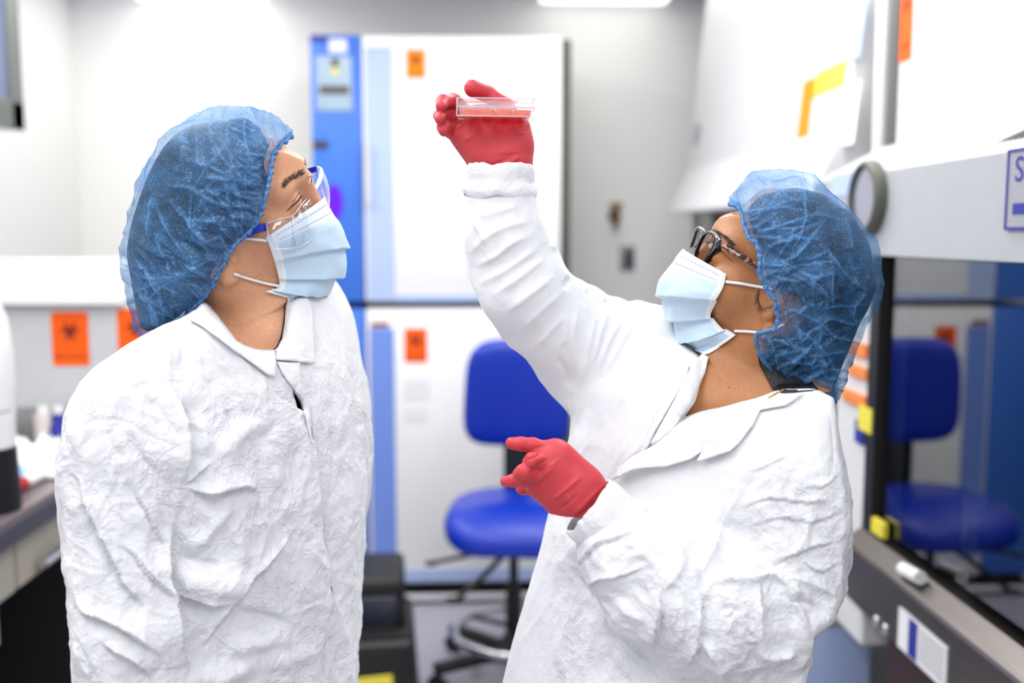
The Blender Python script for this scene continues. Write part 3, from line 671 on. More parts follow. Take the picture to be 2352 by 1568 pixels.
def benchunit():
    Y = 2.75; xa, xb, zl, zh = rect_y(-260, 700, 372, 940, Y); xa = max(xa, XL+.02)
    ro = empty('benchtop_analyser', ((xa+xb)/2, Y+.25, ZB), 0, 'grey boxy bench instrument with sloping off-white lid and orange biohazard label', 'lab instrument')
    def ab(m, n, mt, par=ro, **k): m.bm.transform(Matrix.Translation(-Vector(ro.location))); return m.build(n, mt, par, **k)
    ab(MB().box2((xa, Y, zl), (xb, Y+.5, zh), .01), 'body', MT['grey'])
    z0 = at_y(0, 690, Y).z; z1 = at_y(0, 602, Y).z; xc = at_y(276, 600, Y).x
    s = MB(); s.box2((xa, Y-.02, z0-.004), (xc+.01, Y+.49, z1), .012)
    for v in s.bm.verts:
        if v.co.z > (z0+z1)/2: v.co.y += .05*(v.co.y < Y+.1); v.co.x -= .02*(v.co.x > xc-.05)
    ab(s, 'lid', MT['offwhite'], smooth=True)
    ab(MB().box2((xa, Y-.03, z0-.012), (xc+.015, Y-.012, z0+.014), .005), 'lid_handle', MT['white'])
    for fx in (xa+.06, xb-.06):
        for fy in (Y+.05, Y+.45): ab(MB().cyl((fx, fy, ZB), (fx, fy, zl+.01), .02), 'foot', MT['black'])
    c = at_y(162, 778, Y); w = at_y(206, 0, Y).x-at_y(118, 0, Y).x; h = at_y(0, 716, Y).z-at_y(0, 840, Y).z
    b = biohazard(ro, basis(Vector((c.x, Y-.0005, c.z))-Vector(ro.location), (1, 0, 0), (0, 0, 1)), w, h, MT['orange'], lab='orange biohazard label')
    c = at_y(312, 740, Y); s2 = Vector((c.x-.02, Y-.0005, c.z))
    b = biohazard(ro, basis(Vector((at_y(312, 745, Y).x, Y-.0005, at_y(0, 772, Y).z))-Vector(ro.location), (1, 0, 0), (0, 0, 1)), w, h, MT['orange'], lab='orange biohazard label, partly hidden')
benchunit()
def left_instrument():
    Y = 2.18; p = at_y(-40, 850, Y); ro = empty('bench_instrument', (p.x, Y, ZB), 0, 'rounded white instrument on a black foot at the near end of the bench', 'lab instrument')
    zt = at_y(0, 690, Y).z-ZB; zm = at_y(0, 940, Y).z-ZB; zb = at_y(0, 1025, Y).z-ZB; rx = at_y(26, 800, Y).x-p.x
    MB().lathe([(.0, zt+.02), (rx*.55, zt+.01), (rx*.85, zt-.04), (rx*.98, zt-.11), (rx, zm+.06), (rx*.93, zm)][::-1], n=40).build('housing', MT['offwhite'], ro, True)
    MB().lathe([(rx*.90, zb), (rx*.96, zm-.004), (.0, zm)], n=40).build('lower_housing', MT['offwhite'], ro, True)
    MB().lathe([(rx*.98, 0), (rx*1.0, .02), (rx*.94, zb-.005), (.0, zb)], n=40).build('foot', MT['black'], ro, True)
left_instrument()
def bench_clutter():
    z = ZB
    def crumple(name, c, sx, sy, h, mat, lab, cat, seed):
        n = 26; g = np.stack(np.meshgrid(np.linspace(-1, 1, n), np.linspace(-1, 1, n), indexing='ij'), -1).reshape(-1, 2)
        P = np.c_[g[:, 0]*sx, g[:, 1]*sy, np.zeros(n*n)]; r = np.clip(1-np.abs(g).max(1)**3, 0, 1)
        P[:, 2] = .004+h*r*(.45+.8*ridged(np.c_[g*1.6, np.full(n*n, seed)], seed))+.2*h*r*gnoise(np.c_[g*4, np.full(n*n, seed)], seed); P[:, 2] = np.maximum(P[:, 2], .003)
        P[:, :2] *= (1+.12*gnoise(np.c_[g*1.2, np.full(n*n, seed+.5)], seed+3))[:, None]
        Fq = np.array([(i*n+j, (i+1)*n+j, (i+1)*n+j+1, i*n+j+1) for i in range(n-1) for j in range(n-1)])
        o = npmesh(name, P, Fq, mat); o.location = c; md = o.modifiers.new('s', 'SOLIDIFY'); md.thickness = .002; md.offset = 1; tag(o, lab, cat); return o
    crumple('absorbent_pad', (-1.17, 2.54, z), .17, .095, .075, MT['paper'], 'crumpled white absorbent pad heaped on the bench under the grey instrument', 'lab paper', 3)
    crumple('wrapped_pack', (-1.13, 2.375, z), .075, .04, .05, MT['bluepaper'], 'pale blue wrapped pack on the bench in front of the white pad', 'package', 8)
    crumple('tissue', (-1.27, 2.33, z), .055, .06, .05, MT['paper'], 'small white tissue on the bench beside the black instrument foot', 'tissue', 12)
    for i, (px, lab) in enumerate(((100, 'small clear beaker standing behind the white pad, left one'), (135, 'small blue-tinted bottle standing behind the white pad'))):
        p = at_y(px, 960, 2.715); o = empty('beaker' if i == 0 else 'bottle', (p.x, 2.715, z), 0, lab, 'beaker' if i == 0 else 'bottle')
        MB().lathe([(.0, 0), (.022, 0), (.024, .01), (.024, .08), (.014 if i else .024, .10), (.014 if i else .024, .12), (0, .12)]).build('vessel', MT['bottle' if i == 0 else 'navy'], o, True)
        MB().lathe([(.0, .12), (.015, .12), (.015, .14), (0, .14)]).build('cap', MT['white'], o, True)
    a = at_z(35, 1118, z+.016); b = at_z(112, 1080, z+.016); o = empty('marker_pen', ((a+b)/2)-Vector((0, 0, .016)), 0, 'white marker pen with a red cap lying near the bench edge', 'pen')
    m = Vector(o.location); d = (b-a); a -= m; b -= m
    MB().cyl(a+d*.2, b, .015).build('barrel', MT['white'], o, True); MB().cyl(a-d*.12, a+d*.22, .017).build('cap', MT['red'], o, True)
bench_clutter()
def wall_cabinet():
    X = -1.45; yf = at_x(58, 290, X).y; zb = at_x(58, 300, X).z; ro = empty('wall_cabinet', (X-.17, yf-.6, zb), 0, 'grey framed glass-door wall cabinet high on the left wall', 'cabinet')
    def ab(m, n, mt, par=ro, **k): m.bm.transform(Matrix.Translation(-Vector(ro.location))); return m.build(n, mt, par, **k)
    zt = min(CEIL-.02, zb+.72)
    ab(MB().box2((XL+.002, yf-1.2, zb), (X-.025, yf, zt)), 'body', MT['grey'])
    fr = MB(); w = .085
    for y0, y1, z0, z1 in ((yf-.62, yf, zb, zb+w), (yf-.62, yf, zt-w, zt), (yf-w, yf, zb, zt), (yf-.62, yf-.62+w, zb, zt)): fr.box2((X-.024, y0, z0), (X, y1, z1), .003)
    d = ab(fr, 'door', MT['winframe']); ab(MB().box2((X-.018, yf-.62+w, zb+w), (X-.010, yf-w, zt-w)), 'glass_pane', MT['winpane'], d)
    fr = MB()
    for y0, y1, z0, z1 in ((yf-1.2, yf-.63, zb, zb+w), (yf-1.2, yf-.63, zt-w, zt), (yf-.63-w, yf-.63, zb, zt), (yf-1.2, yf-1.2+w, zb, zt)): fr.box2((X-.024, y0, z0), (X, y1, z1), .003)
    d = ab(fr, 'door', MT['winframe']); ab(MB().box2((X-.018, yf-1.2+w, zb+w), (X-.010, yf-.63-w, zt-w)), 'glass_pane', MT['winpane'], d)
wall_cabinet()

# ---- right: near and far biosafety cabinets
def near_cabinet():
    XS, XP, XU = .862, .80, .96; Yf, Yn = 2.07, .45
    ro = empty('biosafety_cabinet', (1.25, 1.3, 0), 0, 'biosafety cabinet with dark glass sash, round gauge and steel sill, nearest on the right', 'biosafety cabinet', None)
    def ab(m, n, mt, par=ro, **k): m.bm.transform(Matrix.Translation(-Vector(ro.location))); return m.build(n, mt, par, **k)
    Yp = 2.27; zf = at_x(1905, 412, XP).z; zb = at_x(2010, 586, XP).z; zu = at_x(1985, 345, XU-.03).z
    s = MB(); prof = [(XP, zb), (XP, zf), (XU-.02, zu), (XU+.1, zu), (XU+.1, zb+.0), (XS+.01, zb)]
    a = [s.bm.verts.new((x, Yn, z)) for x, z in prof]; b = [s.bm.verts.new((x, Yp, z)) for x, z in prof]
    s.bm.faces.new(a); s.bm.faces.new(b)
    for i in range(len(prof)): j = (i+1) % len(prof); s.bm.faces.new((a[i], a[j], b[j], b[i]))
    fp = ab(s, 'front_panel', MT['panelgrey'])
    # slots in the top bevel
    t = Vector((XU-.02-XP, 0, zu-zf)).normalized(); nrm = Vector((-t.z, 0, t.x))
    sl = MB()
    for k in range(5):
        q = Vector((XP, 1.50+k*.016, zf))+t*.07; m = basis(q+nrm*.001, Vector((0, -1, .0))*.5+t, nrm.cross(t)); sl.box((0, 0, 0), (.05, .004, .002)); vs = sl.bm.verts[-8:] if False else list(sl.bm.verts)[-8:]
        bmesh.ops.transform(sl.bm, matrix=m, verts=vs)
    ab(sl, 'vent_slots', MT['dgrey'], fp)
    # badge with printed name
    yc = at_x(2320, 400, XP).y; zt, zl = at_x(2320, 345, XP).z, at_x(2332, 528, XP).z; bd = ab(MB().box2((XP-.004, yc-.34, zl), (XP+.002, yc, zt)), 'name_badge', MT['labelgrey'], fp)
    bd['label'] = 'grey name badge with blue lettering'
    fr = MB()
    for y0, y1, z0, z1 in ((yc-.34, yc, zt-.004, zt), (yc-.34, yc, zl, zl+.004), (yc-.004, yc, zl, zt)): fr.box2((XP-.0055, y0, z0), (XP-.0035, y1, z1))
    ab(fr, 'badge_border', MT['navy'], bd)
    zc = at_x(2340, 392, XP).z; ys = at_x(2338, 392, XP).y
    loc = Vector(ro.location)
    text_mesh('badge_text', 'SterilGARD', .052, MT['navy'], bd, basis(Vector((XP-.0045, ys, zc))-loc, (0, -1, 0), (0, 0, 1)), .0006, 'LEFT')
    zq0, zq1 = at_x(2340, 492, XP).z, at_x(2340, 467, XP).z
    ab(MB().box2((XP-.0052, yc-.33, zq0), (XP-.0035, ys, zq1)), 'badge_bar', MT['navy'], bd)
    # gauge
    g = at_x(2004, 455, XP); m = MB(); R_ = .074
    m.lathe([(.0, 0), (R_, 0), (R_, .018), (R_*.93, .024), (R_*.84, .024), (R_*.82, .014), (.0, .014)], n=48); m.bm.transform(Matrix.Translation(Vector((XP, g.y, g.z))-loc) @ Matrix.Rotation(-math.pi/2, 4, 'Y'))
    gg = m.build('pressure_gauge', MT['dgrey'], fp, True)
    m = MB().lathe([(.0, .0145), (R_*.80, .0145), (R_*.80, .017), (.0, .017)], n=48); m.bm.transform(Matrix.Translation(Vector((XP, g.y, g.z))-loc) @ Matrix.Rotation(-math.pi/2, 4, 'Y')); m.build('gauge_glass', MT['gaugeface'], gg, True)
    q0 = at_x(1912, 402, XP); q1 = at_x(1958, 448, XP); ab(MB().box2((XP-.002, q1.y, q1.z), (XP+.001, q0.y, q0.z)), 'small_notice', MT['palestripe'], fp)
    # upper plenum
    ub = ab(MB().box2((XU, Yn, zu-.02), (1.70, 2.24, 2.45), .006), 'plenum', MT['hoodwhite'])
    ab(MB().box2((XU-.004, 2.235, zu), (XU+.03, 2.262, 2.45), .003), 'corner_trim', MT['dgrey'], ub)
    q = at_x(2084, 40, XU); biohazard(ub, basis(Vector((XU-.0005, q.y, q.z))-loc, (0, -1, 0), (0, 0, 1)), .058, .185, MT['orange'], lab='tall orange label on the plenum', words='CAUTION')
    # side column, sash, interior
    ab(MB().box2((XS-.004, 2.075, .60), (1.60, 2.25, zb), .006), 'side_wall', MT['offwhite'])
    ab(MB().box2((XS-.012, 2.03, at_x(2005, 1300, XS).z), (XS+.025, 2.075, zb)), 'sash_post', MT['black'])
    ab(MB().box2((XS+.02, Yn, zb-.07), (XS+.06, 2.05, zb)), 'sash_header', MT['dgrey'])
    zs = .885
    ab(MB().box2((XS+.004, Yn, zs), (XS+.010, 2.032, zb-.005)), 'sash_glass', MT['sash'])
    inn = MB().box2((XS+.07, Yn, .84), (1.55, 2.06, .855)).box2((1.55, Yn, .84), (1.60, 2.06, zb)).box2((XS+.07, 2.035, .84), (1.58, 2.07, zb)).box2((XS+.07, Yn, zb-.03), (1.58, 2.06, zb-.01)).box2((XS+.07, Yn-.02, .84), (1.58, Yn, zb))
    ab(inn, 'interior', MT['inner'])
    za = at_x(2030, 1258, XS-.02).z
    s = MB(); prof = [(XS-.045, za-.035), (XS-.05, za-.022), (XS-.012, za+.002), (XS+.08, za-.004), (XS+.08, za-.035)]
    a = [s.bm.verts.new((x, Yn, z)) for x, z in prof]; b = [s.bm.verts.new((x, 2.08, z)) for x, z in prof]; s.bm.faces.new(a); s.bm.faces.new(b)
    for i in range(len(prof)): j = (i+1) % len(prof); s.bm.faces.new((a[i], a[j], b[j], b[i]))
    ab(s, 'airfoil_sill', MT['steel'])
    zl2 = at_x(2045, 1462, XS-.03).z
    ap = ab(MB().box2((XS-.035, Yn, zl2), (XS+.0, 2.10, za-.03), .004), 'steel_apron', MT['steel'])
    ab(MB().box2((XS+.03, Yn, .0), (1.6, 2.02, zl2), .004), 'base_cabinet', MT['wood'])
    q0 = at_x(2066, 1400, XS-.037); q1 = at_x(2176, 1500, XS-.037); hz = at_x(2066, 1400, XS-.037).z-at_x(2066, 1452, XS-.037).z
    zt2 = at_x(2066, 1392, XS-.037).z
    lb = ab(MB().box2((XS-.0385, q1.y, zt2-.078), (XS-.0345, q0.y, zt2)), 'printed_label', MT['paper'], ap); lb['label'] = 'white label with a blue column'
    yb0, yb1 = at_x(2090, 1430, XS-.037).y, at_x(2110, 1430, XS-.037).y
    ab(MB().box2((XS-.0395, yb1, zt2-.075), (XS-.036, yb0, zt2-.004)), 'blue_column', MT['navy'], lb)
    tl = MB()
    for k in range(7): tl.box2((XS-.0392, q1.y+.008, zt2-.012-k*.009), (XS-.036, yb1-.008, zt2-.009-k*.009))
    ab(tl, 'print_lines', MT['labelgrey'], lb)
    for px, py in ((2012, 1425), (2032, 1444)):
        q = at_x(px, py, XS-.036); ab(MB().ball((q.x, q.y, q.z), (.006, .011, .011)), 'screw', MT['chrome'], ap, smooth=True)
    qa, qb = at_x(2068, 1306, XS-.04), at_x(2108, 1332, XS-.04)
    ab(MB().cyl((XS-.035, qa.y, qa.z+.0), (XS-.035, qb.y, qb.z+.004), .013), 'sill_clip', MT['white'], ap, smooth=True)
    for px0, px1, py0, py1, n in ((1974, 2001, 928, 998, 'yellow_tag'), (2003, 2028, 1186, 1238, 'yellow_tag')):
        a_ = at_x(px0, py0, XS-.013); b_ = at_x(px1, py1, XS-.013); o = ab(MB().box2((XS-.0145, b_.y, b_.z), (XS-.003, a_.y, a_.z)), n, MT['yellow']); o['label'] = 'yellow tag on the sash post'
    for px0, px1, py0, py1 in ((1948, 1992, 778, 826), (1952, 1993, 832, 876), (1938, 1990, 888, 942)):
        a_ = at_x(px0, py0, XS-.006); b_ = at_x(px1, py1, XS-.006); o = ab(MB().box2((XS-.012, b_.y, b_.z), (XS-.003, a_.y, a_.z), .004), 'orange_tag', MT['orangecap']); o['label'] = 'orange tag on the side wall'
    a_ = at_x(1968, 962, XS-.008); b_ = at_x(1983, 1022, XS-.008); ab(MB().box2((XS-.012, b_.y, b_.z), (XS-.002, a_.y, a_.z)), 'blue_tag', MT['navy'])
near_cabinet()
def bag():
    n = 30; g = np.stack(np.meshgrid(np.linspace(-1, 1, n), np.linspace(0, 1, n), indexing='ij'), -1).reshape(-1, 2)
    P = np.c_[g[:, 0]*.07*(1-.5*g[:, 1]), .015*gnoise(np.c_[g*3, np.zeros(n*n)], 5)+.02*np.sin(g[:, 0]*6)*g[:, 1], .11*g[:, 1]*(1+.3*gnoise(np.c_[g[:, :1]*3, g[:, :1]*0, g[:, :1]*0], 9))]
    Fq = np.array([(i*n+j, (i+1)*n+j, (i+1)*n+j+1, i*n+j+1) for i in range(n-1) for j in range(n-1)])
    o = npmesh('plastic_bag', P, Fq, MT['film']); o.location = (1.02, 1.93, .866); o.rotation_euler = (0, 0, .9); md = o.modifiers.new('s', 'SOLIDIFY'); md.thickness = .001
    tag(o, 'crumpled clear plastic bag inside the near cabinet by the sash post', 'plastic bag')
bag()
def far_cabinet():
    ro = empty('biosafety_cabinet', (1.3, 3.3, 0), 0, 'white biosafety cabinet with flared skirt and orange strip label, further along the right wall', 'biosafety cabinet')
    def ab(m, n, mt, par=ro, **k): m.bm.transform(Matrix.Translation(-Vector(ro.location))); return m.build(n, mt, par, **k)
    Yn, Yf = 2.42, 4.18; loc = Vector(ro.location)
    zs = at_y(1580, 392, Yf).z; zk = at_y(1535, 492, Yf).z; xs = at_y(1580, 392, Yf).x; xk = at_y(1535, 492, Yf).x; xt = xs+.07
    prof = [(xk, zk), (xk, zk+.012), (xs, zs), (xt, 2.52), (1.70, 2.52), (1.70, zk)]
    s = MB(); a = [s.bm.verts.new((x, Yn, z)) for x, z in prof]; b = [s.bm.verts.new((x, Yf, z)) for x, z in prof]; s.bm.faces.new(a); s.bm.faces.new(b)
    for i in range(len(prof)): j = (i+1) % len(prof); s.bm.faces.new((a[i], a[j], b[j], b[i]))
    hd = ab(s, 'hood', MT['hoodwhite'])
    t = Vector((xt-xs, 0, 2.52-zs)).normalized(); base = Vector((xs, 0, zs))
    def on(px, py):           # point of the sloping front seen at a pixel
        nrm = Vector((-t.z, 0, t.x)); r = ray(px, py); r = Vector(r); k = (base-Vector(CAM)).dot(nrm)/r.dot(nrm); return Vector(CAM)+r*k
    def plate(name, mat, px0, py0, px1, py1, par=hd, th=.003):
        p = on(px0, py0); q = on(px1, py1); c = (p+q)/2; w = abs(p.y-q.y); h = abs((p-q).dot(t)); m = MB().box((0, 0, 0), (w, h, th)); m.bm.transform(basis(c, (0, -1, 0), t)); return ab(m, name, mat, par), c, w, h
    n1, *_ = plate('paper_notice', MT['palestripe'], 1872, 60, 1975, 130); n2, *_ = plate('paper_notice', MT['paper'], 1868, 226, 1960, 330)
    o, c, w, h = plate('strip_label', MT['orange2'], 1846, 190, 1846+26, 332); o['label'] = 'orange vertical strip label'
    o, c, w, h = plate('yellow_label', MT['yellow'], 1876, 168, 1938, 205); o['label'] = 'yellow label'
    plate('switch_plate', MT['labelgrey'], 1596, 290, 1606, 330)
    ab(MB().box2((xs+.02, Yf-.05, .86), (1.70, Yf, zk)), 'side_wall', MT['offwhite']); ab(MB().box2((xs+.02, Yn, .86), (1.70, Yn+.05, zk)), 'side_wall', MT['offwhite'])
    ab(MB().box2((xs+.03, Yn+.05, .95), (xs+.036, Yf-.05, zk)), 'sash_glass', MT['sash'])
    ab(MB().box2((1.62, Yn+.05, .86), (1.70, Yf-.05, zk)), 'back_panel', MT['grey']); ab(MB().box2((xs, Yn, .78), (1.70, Yf, .86), .004), 'work_surface', MT['steel'])
    ab(MB().box2((xs+.05, Yn, 0), (1.70, Yf, .78)), 'base_cabinet', MT['grey'])
    q = ab(MB().cyl((.965, 2.34, 1.62), (.965, 2.34, CEIL-.001), .017), 'exhaust_pipe', MT['offwhite'], smooth=True)
far_cabinet()
def waste_box():
    ro = empty('waste_carton', (.80, 2.33, 0), 0, 'white and lilac carton on the floor between the two cabinets', 'box')
    z1 = at_y(1960, 1372, 2.24).z; z2 = at_y(1960, 1445, 2.24).z
    MB().box((.06, 0, z2/2), (.20, .14, z2), None, .004).build('body', MT['palestripe'], ro); MB().box((.06, 0, (z1+z2)/2+.001), (.21, .15, z1-z2), None, .004).build('lid', MT['beige'], ro)
    MB().box((.06, -.071, .35), (.15, .003, .1)).build('panel', MT['beige'], ro)
waste_box()
def wall_fittings():
    p = at_y(1411, 495, YB); ro = empty('gas_tap', (p.x, YB, p.z), 0, 'small brass gas tap on the back wall between incubator and cabinet', 'tap')
    rs_ = MB().lathe([(.0, 0), (.03, 0), (.03, .012), (.014, .02), (.014, .05), (0, .05)]).build('rosette', MT['brass'], ro, True); rs_.data.transform(Matrix.Rotation(math.pi/2, 4, 'X'))
    MB().cyl((0, -.05, -.05), (0, -.05, .04), .016).box((.0, -.05, .05), (.06, .02, .02), None, .004).build('handle', MT['brass'], ro, True)
    p = at_y(1440, 592, YB); ro = empty('wall_socket', (p.x, YB, p.z), 0, 'grey wall socket with a dark plug on the back wall below the gas tap', 'socket')
    MB().box((0, -.006, 0), (.075, .012, .12), None, .004).build('plate', MT['labelgrey'], ro, True); MB().box((.005, -.025, 0), (.035, .03, .085), None, .006).build('plug', MT['benchedge'], ro, True)
wall_fittings()
W = bpy.data.worlds.new('world'); SC.world = W; W.use_nodes = True; W.node_tree.nodes['Background'].inputs[0].default_value = (.97, .98, 1, 1); W.node_tree.nodes['Background'].inputs[1].default_value = 0.68
SC.view_settings.view_transform = 'Standard'; SC.view_settings.look = 'None'; SC.view_settings.exposure = 0.15; SC.view_settings.gamma = 1.0
SC.cycles.adaptive_threshold = 0.04; SC.cycles.use_light_tree = False; SC.cycles.max_bounces = 6; SC.cycles.diffuse_bounces = 3; SC.cycles.glossy_bounces = 3; SC.cycles.transparent_max_bounces = 28; SC.cycles.transmission_bounces = 4
SC.cycles.caustics_reflective = False; SC.cycles.caustics_refractive = False; SC.cycles.sample_clamp_indirect = 4.0
# ---------------------------------------------------------------- people
def head_axes(psi, th, rho, sgn):
    psi, th, rho = (math.radians(a) for a in (psi, th, rho))
    R = np.array([sgn, 0, 0.]); U = np.array([0, 1., 0]); T = np.array([0, 0, 1.])
    F0 = math.cos(psi)*R+math.sin(psi)*T; S0 = -math.sin(psi)*R+math.cos(psi)*T
    F_ = math.cos(th)*F0+math.sin(th)*U; U0 = -math.sin(th)*F0+math.cos(th)*U
    return np.array([F_, math.cos(rho)*S0-math.sin(rho)*U0, math.cos(rho)*U0+math.sin(rho)*S0])
class Person: pass
def rows_fn(fr, rows, s_ax, shrink=0.0):
    """stack of turned ellipses: rows = (py, px centre, half width along the shoulders, half depth along the facing)"""
    v = []; cu = []; A = []; B = []
    for py, px, a, b in rows:
        p = fr.L(px, py, 0.0); v.append(p[1]); cu.append(p[0]); A.append(max(a-shrink, .014)); B.append(max(b-shrink, .012))
    v = np.array(v)[::-1]; cu = np.array(cu)[::-1]; A = np.array(A)[::-1]; B = np.array(B)[::-1]
    s = np.asarray(s_ax, float); f = np.array([-s[1], s[0]])
    def fn(x, y, z):
        c = np.interp(y, v, cu); a = np.interp(y, v, A); b = np.interp(y, v, B)
        p = ((x-c)*s[0]+z*s[1])/a; q = ((x-c)*f[0]+z*f[1])/b
        e = (np.abs(p)**2.4+np.abs(q)**2.4)**(1/2.4)
        return np.maximum((e-1)*np.minimum(a, b), np.maximum(y-v[-1], v[0]-y))
    return fn, v[0], v[-1]
def head_prims(g, t, A, sc, fore=0.0, fr=None, inner=None):
    P = lambda x, y, z: t+sc*(np.array([x, y, z])@A)
    E = lambda c, r, k, m='u': g.ell(P(*c), np.array(r)*sc, A, k, m)
    B = lambda c, r, k, m='u': g.ball(P(*c), r*sc, k, m)
    Cp = lambda a, b, ra, rb, k, m='u': g.cap(P(*a), P(*b), ra*sc, rb*sc, k, m)
    E((-.012, 0, .044), (.092, .073, .084), .01)
    E((.030, 0, .050), (.066+fore, .066, .062), .03)
    E((.036, 0, -.030), (.056, .058, .082), .03)
    for y in (-1, 1):
        Cp((.0, y*.054, -.052), (.062, y*.026, -.098), .021, .021, .03)
        Cp((.004, y*.056, -.01), (.0, y*.055, -.055), .020, .020, .03)
        B((.060, y*.043, -.014), .027, .022)
        Cp((.084, y*.012, .036), (.074, y*.046, .036), .013, .012, .014)
    B((.080, 0, -.102), .020, .02); E((.080, 0, -.062), (.024, .028, .022), .016)
    for y in (-1, 1):
        B((.0985, y*.033, .016), .0165, .016, 's'); B((.0745, y*.032, .0165), .0150, .006)
    Cp((.089, 0, .022), (.106, 0, -.026), .0085, .0105, .012); B((.106, 0, -.030), .0115, .008)
    for y in (-1, 1): B((.098, y*.013, -.033), .0085, .008); B((.102, y*.006, -.041), .0035, .004, 's')
    E((.102, 0, -.057), (.009, .024, .0055), .006); E((.100, 0, -.067), (.010, .021, .0065), .006); Cp((.110, .02, -.0615), (.110, -.02, -.0615), .0016, .0016, .003, 's')
    for y in (-1, 1):                                   # ears
        Re = np.array([[.94, -.34*y, .0], [.34*y*.9, .94, .0], [0, 0, 1]]); Ae = Re@A
        g.ell(P(-.004, y*.082, -.006), np.array((.019, .0075, .032))*sc, Ae, .006)
        g.ell(P(-.001, y*.0885, -.006), np.array((.012, .006, .022))*sc, Ae, .005, 's')
        g.ball(P(.008, y*.082, -.037), .0110*sc, .006); g.ball(P(.015, y*.0765, -.019), .0062*sc, .005)
        g.ell(P(.004, y*.0815, -.017), np.array((.006, .007, .008))*sc, A, .003, 's')
    if inner is not None: carve2(g, fr, inner, .0, .006)
    return P
def carve2(g, fr, poly, inset, k):
    x, y, z = g.xyz((slice(None),)*3); px, py, dz = fr.proj(x, y, z); g.F = smax(g.F, (poly(px, py)*dz/FPX+inset).astype(f32), k)
def infl0(g, fr, poly, cap, off, cfg):
    # the skull stays inside the cap volume
    x, y, z = g.xyz((slice(None),)*3); px, py, dz = fr.proj(x, y, z); d = -poly(px, py)*dz/FPX-off; zz = z-cap['w0'](px, py); R_ = cap['R']-off
    f = np.where(d < R_, np.sqrt(np.maximum(R_-d, 0)**2+zz**2)-R_, np.abs(zz)-R_)
    ol = Poly2(cap['outline'], 3)(px, py)*dz/FPX          # only behind the elastic edge
    f = f-np.clip((ol+.012)*4, 0, .5)*sstep(.012, .030, d+off); g.F = smax(g.F, f.astype(f32), .01)
def bvh_of(*objs):
    V = []; Fq = []; o = 0
    for b in objs:
        c, _ = arr(b); V.append(c); Fq += [[i+o for i in f] for f in faces_of(b)]; o += len(c)
    return BVHTree.FromPolygons([tuple(v) for v in np.vstack(V)], Fq, all_triangles=False)
def cast(fr, bv, px, py):
    """first hit along the line of sight, in (u,v,w); None if nothing"""
    r = ray(px, py); r = np.array([r@fr.R, r@fr.U, r@fr.T]); o = ob(fr.camL); h = bv.ray_cast(Vector(o), Vector(ob(r)).normalized())
    return None if h[0] is None else (un(np.array(h[0])), un(np.array(h[1])))
from mathutils.geometry import delaunay_2d_cdt
def drape(fr, bv, poly, name, mat, parent, off=.006, th=.0012, step=6, dense=True, lift=None, attrs=None, wdef=0.0, bend=None):
    P = [Vector(p) for p in poly]
    Q = []
    for a, b in zip(P, P[1:]+P[:1]):
        n = max(1, int((b-a).length/step)); Q += [a+(b-a)*(i/n) for i in range(n)]
    pl = Poly2(poly, 3, 20); x0, y0 = np.min(poly, 0); x1, y1 = np.max(poly, 0); pts = list(Q)
    for x in np.arange(x0, x1, step):
        for y in np.arange(y0, y1, step):
            if pl(np.array([x]), np.array([y]))[0] < -step*.6: pts.append(Vector((x, y)))
    n = len(Q); co, _, fc, *_ = delaunay_2d_cdt(pts, [(i, (i+1) % n) for i in range(n)], [], 1, 1e-4)
    W = []
    for c in co:
        h = cast(fr, bv, c.x, c.y); W.append(np.nan if h is None else h[0][2])
    W = np.array(W); W = np.where(np.isnan(W), np.nanmedian(W) if np.isfinite(W).any() else wdef, W)
    nb = [set() for _ in co]
    for f in fc:
        for i in range(3): nb[f[i]] |= {f[(i+1) % 3], f[(i+2) % 3]}
    for _ in range(3): W = np.maximum(W, np.array([.5*W[i]+.5*np.mean([W[j] for j in q]) if q else W[i] for i, q in enumerate(nb)]))
    W = W+off
    if lift is not None: W = W+np.array([lift(c.x, c.y) for c in co])
    V = fr.L(np.array([c.x for c in co]), np.array([c.y for c in co]), W)
    o = npmesh(name, ob(V), [tuple(f) for f in fc], mat, parent); bm = bmesh.new(); bm.from_mesh(o.data); bmesh.ops.recalc_face_normals(bm, faces=bm.faces)
    bm.normal_update(); toC = Vector(ob(fr.camL))
    if sum(f.normal.dot(toC-f.calc_center_median()) for f in bm.faces) < 0: bmesh.ops.reverse_faces(bm, faces=bm.faces)
    bm.to_mesh(o.data); bm.free(); md = o.modifiers.new('thick', 'SOLIDIFY'); md.thickness = th; md.offset = -1
    if 'crinkle' not in o.data.attributes and mat.name.startswith('crinkled'):
        at = o.data.attributes.new('crinkle', 'FLOAT', 'POINT'); at.data.foreach_set('value', np.full(len(co), .5, f32))
    return o
def surf_tube(fr, bv, pts, r, name, mat, parent, off=0.0, n=24, wmin=None, rn=8):
    Q = spline(pts, n); V = []; last = 0
    for q in Q:
        h = cast(fr, bv, q[0], q[1]) if bv is not None else None
        w = q[2] if len(q) > 2 else 0.0
        if h is not None: w = max(h[0][2]+off, w) if len(q) > 2 else h[0][2]+off
        elif len(q) == 2: w = last
        last = w; V.append(fr.L(q[0], q[1], w))
    Vt, Fq = tube_arrays(np.array(V), r, rn); return npmesh(name, ob(Vt), Fq, mat, parent)
